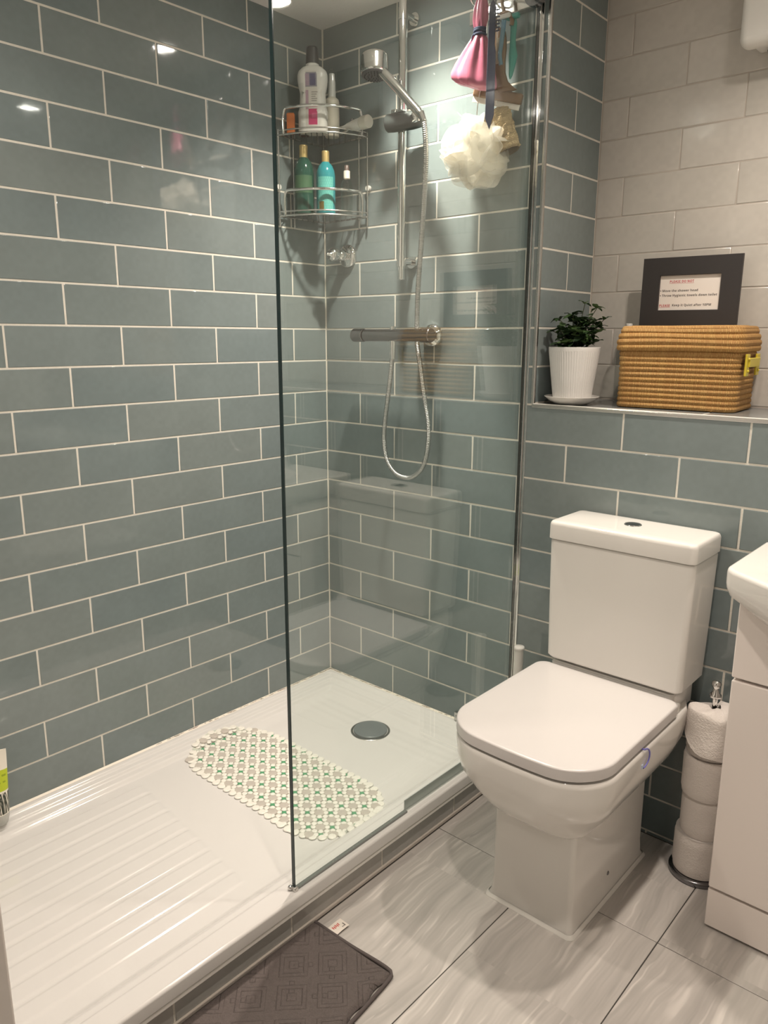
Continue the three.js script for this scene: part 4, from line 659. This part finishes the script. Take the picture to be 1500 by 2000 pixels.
// ------------------------------------------------------------------ vanity and basin
{
  const W = 0.56, t = thing('vanity_unit', 'slim white vanity cabinet with door and plinth under the basin', 'cabinet', [1.46, FLOOR, 0]), H = -FLOOR;
  part('carcass', box(W, 0.68 + H - 0.005, 0.222, W / 2, (0.68 + H) / 2 + 0.0025, 0.113, 0.002, 2), M.lacquer, t);
  part('plinth', box(W, -0.012 + H - 0.006, 0.014, W / 2, (H - 0.012) / 2 + 0.004, 0.232, 0.002, 2), M.lacquer, t);
  for (const s of [0, 1]) { const d = part('door', box(W / 2 - 0.002, 0.503, 0.018, W / 4 + s * W / 2, H + 0.2485, 0.2345, 0.003, 3), M.lacquer, t); part('handle', merge(tube([[W / 2 + (s ? 0.03 : -0.03), H + 0.36, 0.243], [W / 2 + (s ? 0.03 : -0.03), H + 0.36, 0.262], [W / 2 + (s ? 0.03 : -0.03), H + 0.46, 0.262], [W / 2 + (s ? 0.03 : -0.03), H + 0.46, 0.243]], 0.004, 24, 8)), M.chrome, d); }
  part('fascia', box(W, 0.176, 0.018, W / 2, H + 0.5945, 0.2345, 0.003, 3), M.lacquer, t);
  const b = thing('wash_basin', 'white ceramic basin with bowed front on top of the vanity cabinet', 'basin', [1.72, 0.66, 0]);
  const hx = 0.283;
  const plan = (y, sx, front, bowz, r, drop = 0) => { const p = rrect(0, hx * sx, 0.006, front, 0.012, r, y, 0, 10, 14); for (const k2 of p) { const f = sm(front * 0.86, front, k2.z), c = Math.cos(clamp(k2.x / (hx * sx), -1, 1) * Math.PI / 2); k2.y -= drop * c * f; k2.z += bowz * c * f; } return p; };
  const outer = [plan(0.022, 0.88, 0.248, 0.004, 0.012, 0.1), plan(0.026, 0.95, 0.262, 0.05, 0.014, 0.085), plan(0.036, 0.985, 0.274, 0.1, 0.016, 0.05), plan(0.05, 0.997, 0.282, 0.122, 0.018, 0.018), plan(0.06, 1.0, 0.284, 0.127, 0.018, 0.004), plan(0.083, 1.0, 0.285, 0.13, 0.018), plan(0.0885, 0.996, 0.284, 0.13, 0.018), plan(0.0918, 0.988, 0.282, 0.129, 0.017), plan(0.0925, 0.975, 0.278, 0.127, 0.016)];
  const bowlR = (y, s) => { const p = []; const o = outer[outer.length - 1], n = o.length; for (let i = 0; i < n; i++) { const a = Math.atan2((o[i].z - 0.215) / 0.17, o[i].x / 0.27); p.push(V(0.2 * s * Math.cos(a), y, 0.215 + 0.125 * s * Math.sin(a))); } return p; };
  part('basin', loft([...outer, bowlR(0.0925, 1.06), bowlR(0.089, 1.0), bowlR(0.07, 0.93), bowlR(0.042, 0.7), bowlR(0.03, 0.35)], true, true), M.ceramic, b);
  part('waste', G(lathe([[0.0001, 0.0045], [0.018, 0.004], [0.02, 0.002]], 32), 0, 0.029, 0.215), M.chrome, b);
  const tap = part('tap', merge(cyl(0.022, 0.024, 0.07, 0, 0.127, 0.05), rod([0, 0.14, 0.05], [0, 0.13, 0.16], 0.013, 0.011), box(0.02, 0.01, 0.07, 0, 0.172, 0.07, 0.004, 2)), M.chrome, b);
}
// ------------------------------------------------------------------ wall box
{
  const t = thing('wall_box', 'white rounded extractor box high on the pale tiled wall', 'extractor fan', [1.345, 1.864, -0.3]);
  part('cover', box(0.3, 0.26, 0.05, 0.0, 0.137, 0.078, 0.022, 6), M.plastic, t);
  part('housing', box(0.26, 0.22, 0.055, 0.0, 0.125, 0.028, 0.01, 3), M.plastic, t);
  for (let k = 0; k < 6; k++) part('vent_slat', box(0.2, 0.004, 0.03, 0.0, 0.012 - 0.004, 0.024 + k * 0.0001 + 0.0, 0.001, 1).translate(0, k * 0.0, 0), M.greySeal, t);
}
// ------------------------------------------------------------------ on the ledge
{
  const px = 0.89, pz = -0.064, y = LEDGE + 0.001;
  const s = thing('saucer', 'shallow white saucer under the potted plant', 'saucer', [px, y, pz]);
  s.scale.setScalar(0.94); part('dish', lathe([[0.0001, 0.0], [0.044, 0.0], [0.05, 0.002], [0.066, 0.011], [0.0775, 0.021], [0.079, 0.0225], [0.0775, 0.0235], [0.064, 0.0145], [0.048, 0.0065], [0.0001, 0.006]], 64), M.ceramic, s);
  const t = thing('potted_plant', 'small bushy green plant in a white ribbed pot on the ledge', 'potted plant', [px, y + 0.0062, pz]);
  t.scale.set(0.935, 0.985, 0.935);
  const rings = []; for (const [yy, r, am] of [[0, 0.05, 0], [0.002, 0.052, 0], [0.006, 0.0535, 1], [0.05, 0.0598, 1], [0.1, 0.0665, 1], [0.136, 0.0715, 1], [0.138, 0.072, 0], [0.147, 0.0725, 0], [0.1485, 0.0718, 0], [0.1485, 0.0685, 0], [0.13, 0.066, 0]]) { const a = []; for (let k = 0; k < 240; k++) { const w = -k / 240 * 2 * Math.PI, e = r + (am ? 0.0006 * Math.cos(w * 60) : 0.0003); a.push(V(e * Math.cos(w), yy, e * Math.sin(w))); } rings.push(a); }
  part('pot', loft(rings, true, false), std({ color: new THREE.Color().setRGB(0.72, 0.71, 0.69), roughness: 0.35 }), t, 'white pot with fine upright ribs');
  part('soil', G(new THREE.CylinderGeometry(0.066, 0.064, 0.006, 40), 0, 0.132, 0), std({ color: new THREE.Color().setRGB(0.03, 0.02, 0.013), roughness: 1, bumpMap: grainBump, bumpScale: 0.002 }), t);
  const leafG = [0, 1, 2].map(v => { const L = 1, n = 8, ps = [], ix = []; for (let i = 0; i <= n; i++) { const s2 = i / n, w = (0.34 + 0.05 * v) * Math.pow(Math.sin(Math.PI * Math.pow(s2, 0.75)), 0.8) * (1 + 0.08 * Math.sin(s2 * 22 + v)); for (const e of [-1, -0.5, 0, 0.5, 1]) ps.push(e * w, -0.25 * s2 * s2 + 0.12 * Math.abs(e) * w * 2 + 0.03 * Math.sin(s2 * 12 + e * 2), s2 * L); } for (let i = 0; i < n; i++) for (let e = 0; e < 4; e++) { const a = i * 5 + e; ix.push(a, a + 5, a + 1, a + 1, a + 5, a + 6); } const g = new THREE.BufferGeometry(); g.setAttribute('position', new THREE.Float32BufferAttribute(ps, 3)); g.setIndex(ix); g.computeVertexNormals(); return g; });
  const leafM = [[0.036, 0.075, 0.022], [0.024, 0.055, 0.018], [0.055, 0.1, 0.03], [0.02, 0.042, 0.017]].map(c => std({ color: new THREE.Color().setRGB(...c), roughness: 0.45, side: THREE.DoubleSide }));
  const stemM = std({ color: new THREE.Color().setRGB(0.05, 0.06, 0.025), roughness: 0.7 });
  for (let k = 0; k < 42; k++) {
    const a = rr(0, 2 * Math.PI), sp = rr(0.005, 0.062), h = 0.15 + rr(0.0, 0.1) * (1 - sp / 0.14), base = V(0.3 * sp * Math.cos(a), 0.134, 0.3 * sp * Math.sin(a));
    let tip = V(sp * Math.cos(a) + 0.012, h, sp * Math.sin(a));
    if (k < 5) tip = [V(-0.05, 0.225, 0.012), V(0.062, 0.25, 0.0), V(0.03, 0.262, 0.01), V(0.076, 0.22, -0.02), V(-0.06, 0.19, 0.02)][k];
    part('stem', tube([base, base.clone().lerp(tip, 0.5).add(V(0, 0.012, 0)), tip], 0.0011, 8, 5), stemM, t);
    for (let j = 0; j < 7; j++) { const m = part('leaf', leafG[Math.floor(rnd() * 3)], leafM[Math.floor(rnd() * 4)], t), f = [1, 1, 1, 1, 0.75, 0.6, 0.5][j]; m.position.copy(base).lerp(tip, f).add(V(0, f < 1 ? 0.01 : 0, 0)); m.rotation.set(rr(-0.7, 0.35), a + j * 1.6 + rr(-0.4, 0.4), rr(-0.4, 0.4), 'YXZ'); const L = rr(0.023, 0.034) * (k < 5 ? 0.8 : 1); m.scale.setScalar(L); }
  }
}
{
  const t = thing('storage_basket', 'honey-coloured woven straw basket with folded rim on the ledge', 'basket', [1.153, LEDGE + 0.001, -0.172], 0.06);
  t.scale.set(1.055, 1.01, 1.0);
  const weave = (base, hi, lo) => canvasTex(256, 64, (c, w, h) => { c.fillStyle = base; c.fillRect(0, 0, w, h); let s = 9; const r = () => { s = (s * 16807) % 2147483647; return s / 2147483647; }; for (let i = -2; i < 34; i++) { c.lineWidth = 3.4; c.strokeStyle = r() < 0.5 ? hi : base; c.beginPath(); c.moveTo(i * 8, 0); c.lineTo(i * 8 + 12, 32); c.stroke(); c.strokeStyle = r() < 0.5 ? hi : base; c.beginPath(); c.moveTo(i * 8 + 12, 32); c.lineTo(i * 8, 64); c.stroke(); c.lineWidth = 1.6; c.strokeStyle = lo; c.beginPath(); c.moveTo(i * 8 + 4, 0); c.lineTo(i * 8 + 16, 32); c.lineTo(i * 8 + 4, 64); c.stroke(); } });
  const wt = weave('#b0864f', '#c8a164', '#84602f'), wb = weave('#909090', '#e0e0e0', '#202020'); wb.colorSpace = THREE.NoColorSpace;
  for (const k of [wt, wb]) { k.wrapS = k.wrapT = THREE.RepeatWrapping; k.repeat.set(1 / 0.1, 1 / 0.03); }
  const cm = [[1, 1, 1], [0.93, 0.9, 0.86], [1.0, 0.98, 0.9]].map(c => std({ color: new THREE.Color().setRGB(...c), map: wt, bumpMap: wb, bumpScale: 0.0012, roughness: 0.75 }));
  // each coil: a plaited band swept round a rounded rectangle
  const coil = (y, hx, hz, r, hgt, thick, wob = 0) => { const prof = []; for (let k = 0; k < 10; k++) { const a = k / 10 * 2 * Math.PI; prof.push([thick * Math.cos(a), hgt * Math.sin(a)]); } const n = 96, base = rrect(0, 1, -1, 1, 0.0001, 0.0001, 0); const pts = rrect(0, hx, -hz, hz, r, r, 0, 0, 12, 12), N = pts.length; const ps = [], us = [], ix = []; let L = 0; for (let i = 0; i <= N; i++) { const p = pts[i % N], a = pts[(i + N - 1) % N], b = pts[(i + 1) % N], tan = b.clone().sub(a).normalize(), out = V(tan.z, 0, -tan.x).multiplyScalar(1); if (out.dot(p) < 0) out.negate(); if (i) L += p.distanceTo(pts[(i - 1)]); const wy = wob * (Math.sin(p.x * 22 + y * 90) * 0.6 + Math.sin(p.x * 9 + p.z * 14 + 1)); prof.forEach(([o, h2], k) => { ps.push(p.x + out.x * o, y + h2 + wy, p.z + out.z * o); us.push(L, k / 10 * 0.03); }); ps.push(p.x + out.x * prof[0][0], y + prof[0][1] + wy, p.z + out.z * prof[0][0]); us.push(L, 0.03); } for (let i = 0; i < N; i++) for (let k = 0; k < 10; k++) { const a = i * 11 + k; ix.push(a, a + 11, a + 1, a + 1, a + 11, a + 12); } const g = new THREE.BufferGeometry(); g.setAttribute('position', new THREE.Float32BufferAttribute(ps, 3)); g.setAttribute('uv', new THREE.Float32BufferAttribute(us, 2)); g.setIndex(ix); g.computeVertexNormals(); return g; };
  const nC2 = 13, y0 = 0.0075, dy = 0.0128;
  for (let k = 0; k < nC2; k++) { const s = k / (nC2 - 1), f = 1 - 0.012 * Math.sin(s * Math.PI) + 0.02 * (s - 0.5); part('coil', coil(y0 + k * dy, 0.138 * f, 0.092 * f, 0.024, 0.0074, 0.0055, 0.0006), cm[k % 3], t); }
  part('base', box(0.262, 0.006, 0.172, 0, 0.0045, 0, 0.002, 1), cm[0], t);
  const rim = part('folded_rim', coil(0.151, 0.1445, 0.098, 0.028, 0.0082, 0.006, 0.0012), cm[2], t);
  for (let k = 1; k < 4; k++) part('coil', coil(0.151 + k * 0.0128, 0.1455 - 0.0008 * k * k, 0.099 - 0.0008 * k * k, 0.028, 0.0082, 0.0062, 0.0016), cm[k % 3], rim);
  for (let k = 0; k < 6; k++) part('coil', coil(0.1965 + (k === 0 ? 0.0005 : 0.002) , 0.1345 - k * 0.0145, 0.0875 - k * 0.0135, Math.max(0.006, 0.026 - k * 0.003), 0.006, 0.0078, 0.0012), cm[(k + 1) % 3], rim);
  part('lining', box(0.25, 0.006, 0.16, 0, 0.19, 0, 0.002, 1), cm[1], t);
  // yellow strap handle on the right end
  const ym = std({ color: new THREE.Color().setRGB(0.62, 0.5, 0.04), roughness: 0.35 });
  const h = part('handle', merge(G(new RoundedBoxGeometry(0.006, 0.022, 0.1, 3, 0.002), 0.1545, 0.118, 0.008), ...[-0.042, 0.058].map(z => box(0.005, 0.052, 0.028, 0.1515, 0.112, z, 0.002, 2))), ym, t, 'yellow strap handle with tabs');
  for (const z of [-0.042, 0.058]) for (const yy of [0.098, 0.126]) part('rivet', G(new THREE.SphereGeometry(0.0035, 12, 8), 0.1545, yy, z), ym, h);
}
{
  const t = thing('lotion_bottle', 'clear bottle with a white cap standing behind the basket', 'bottle', [0.951, LEDGE + 0.001, -0.262]);
  part('body', lathe([[0.0001, 0], [0.03, 0], [0.032, 0.004], [0.032, 0.13], [0.026, 0.165], [0.012, 0.185], [0.009, 0.19]], 36), std({ color: new THREE.Color().setRGB(0.9, 0.91, 0.9), transmission: 1, thickness: 0, roughness: 0.03 }), t);
  part('cap', merge(lathe([[0.0115, 0.188], [0.0115, 0.194], [0.009, 0.196], [0.009, 0.214], [0.008, 0.216], [0.0001, 0.216]], 28)), M.plastic, t);
}
{
  const W = 0.254, H = 0.178, t = thing('sign_frame', 'black frame holding a printed house notice, leaning behind the basket', 'picture frame', [1.118, LEDGE + 0.206, -0.245], 0.0);
  t.rotation.order = 'YXZ'; t.rotation.x = 0.004; t.rotation.z = -0.006;
  const s = new THREE.Shape(); s.moveTo(-W / 2, 0); s.lineTo(W / 2, 0); s.lineTo(W / 2, H); s.lineTo(-W / 2, H); s.closePath();
  const o = new THREE.Path(); const ox0 = -0.081, ox1 = 0.08, oy0 = 0.043, oy1 = 0.134; o.moveTo(ox0, oy0); o.lineTo(ox1, oy0); o.lineTo(ox1, oy1); o.lineTo(ox0, oy1); o.closePath(); s.holes.push(o);
  part('frame', new THREE.ExtrudeGeometry(s, { depth: 0.008, bevelEnabled: true, bevelSize: 0.0012, bevelThickness: 0.0012, bevelSegments: 2 }), std({ color: new THREE.Color().setRGB(0.032, 0.028, 0.028), roughness: 0.5 }), t);
  const tex = canvasTex(1024, 620, (c, w, h) => {
    c.fillStyle = '#e9e2dc'; c.fillRect(0, 0, w, h); c.textBaseline = 'alphabetic';
    const line = (txt, x, y, col, size, max, ul) => { c.font = `bold ${size}px sans-serif`; c.fillStyle = col; const m = Math.min(c.measureText(txt).width, max); c.fillText(txt, x, y, max); if (ul) c.fillRect(x, y + 8, m, 5); };
    line('PLEASE DO NOT', 175, 140, '#b5323c', 56, 400, true);
    line('\u2022 Move the shower head', 28, 292, '#2b2626', 54, 660); line('\u2022 Throw Hygienic towels down toilet', 28, 372, '#2b2626', 54, 985);
    line('PLEASE', 28, 540, '#b5323c', 54, 190, true); line('Keep it Quiet after 10PM', 244, 536, '#2b2626', 54, 690);
  });
  part('notice', G(new THREE.PlaneGeometry(ox1 - ox0 + 0.004, oy1 - oy0 + 0.004), (ox0 + ox1) / 2, (oy0 + oy1) / 2, 0.003), std({ map: tex, roughness: 0.5 }), t, 'white notice with red and black printed lines');
  part('back_board', box(W - 0.01, H - 0.01, 0.003, 0, H / 2, 0.0, 0.0006, 1), std({ color: new THREE.Color().setRGB(0.2, 0.15, 0.1), roughness: 0.9 }), t);
}
// ------------------------------------------------------------------ rug on the floor
{
  const t = thing('bath_rug', 'dark grey-brown bath rug with maze weave beside the shower tray', 'bath rug', [0.79, FLOOR, 0.83]);
  const mz = dataTex(512, (x, y) => { // greek-key relief: nested square spirals, every second cell turned
    const c = 128, cx = Math.floor(x / c), cy = Math.floor(y / c); let u = x % c, v = y % c; if ((cx + cy) & 1) { const k = u; u = v; v = c - 1 - k; } if (cy & 1) u = c - 1 - u;
    const d = Math.min(u, v, c - 1 - u, c - 1 - v), w = 16, ri = Math.floor(d / w), f = (d % w) / w; let on = ri % 2;
    if (v > u && v < c / 2 + 10 && v > c / 2 - 8 && ri % 2 === 0) on = 1; // bridges that turn the squares into keys
    const e = on ? 1 - Math.pow(Math.abs(f - 0.5) * 2, 4) * 0.7 : 0.1 + 0.1 * f;
    return clamp(e * 0.8 + 0.2 * nD[y * 512 + x]); });
  mz.repeat.set(1 / 0.33, 1 / 0.33);
  const ct = dataTex(256, (x, y) => { const a = nD[y * 2 * 512 + x * 2], b = nC[y * 512 + x]; const k = 0.86 + 0.2 * (a - 0.5) + 0.1 * (b - 0.5); return [k, k, k]; }); ct.repeat.set(1 / 0.2, 1 / 0.2);
  const fm = std({ color: new THREE.Color().setRGB(0.135, 0.112, 0.105), roughness: 0.95, map: ct, bumpMap: mz, bumpScale: 0.004, sheen: 0.3, sheenRoughness: 0.6, sheenColor: new THREE.Color().setRGB(0.3, 0.25, 0.24) });
  const nx = 40, nz = 90, ps = [], us = [], ix = []; const edge = (s) => 0.228 + 0.09 * s + 0.003 * Math.sin(s * 90) ;
  for (let j = 0; j <= nz; j++) for (let i = 0; i <= nx; i++) { const s = j / nz, u = i / nx, z = s * 0.66 - 0.008 * u * (1 - s), x = u * edge(s * 0.66) - 0.003; const e = Math.min(u * 0.23, (1 - u) * 0.23, s * 0.66, (1 - s) * 0.66); const y = 0.0015 + 0.0085 * sm(0, 0.008, e) + 0.0025 * (1 - sm(0.008, 0.02, Math.abs(e - 0.008))) + 0.001 * Math.sin(x * 30 + z * 17); ps.push(x, y, z); us.push((x - z) * 0.707, (x + z) * 0.707); }
  for (let j = 0; j < nz; j++) for (let i = 0; i < nx; i++) { const a = j * (nx + 1) + i; ix.push(a, a + nx + 1, a + 1, a + 1, a + nx + 1, a + nx + 2); }
  const g = new THREE.BufferGeometry(); g.setAttribute('position', new THREE.Float32BufferAttribute(ps, 3)); g.setAttribute('uv', new THREE.Float32BufferAttribute(us, 2)); g.setIndex(ix); g.computeVertexNormals();
  part('pile', g, fm, t);
  part('hem', tube([[0, 0.006, -0.001], [0.1, 0.006, -0.004], [0.227, 0.006, -0.009], [0.231, 0.006, 0.0], [0.226 + 0.045, 0.005, 0.5]], 0.0042, 60, 8), std({ color: new THREE.Color().setRGB(0.1, 0.083, 0.08), roughness: 0.95 }), t, 'stitched hem');
  const lt = canvasTex(128, 128, (c, w, h) => { c.fillStyle = '#e4dcd2'; c.fillRect(0, 0, w, h); c.fillStyle = '#c84f4a'; for (let i = 0; i < 5; i++) c.fillRect(26 + (i % 2) * 6, 44 + i * 12, 34, 7); c.fillStyle = '#6c6660'; c.fillRect(58, 16, 44, 8); c.fillRect(92, 16, 8, 30); });
  const lg = new THREE.PlaneGeometry(0.03, 0.044, 1, 8); const lp = lg.attributes.position; for (let i = 0; i < lp.count; i++) { const yy = lp.getY(i); lp.setXYZ(i, lp.getX(i), 0.004 + 0.002 * Math.sin((yy + 0.022) * 60), -yy); } lg.translate(0.049, 0, -0.026); lg.computeVertexNormals();
  part('care_label', lg, std({ map: lt, roughness: 0.6, side: THREE.DoubleSide }), t, 'white care label with red marks');
}

renderer.render(scene, camera);
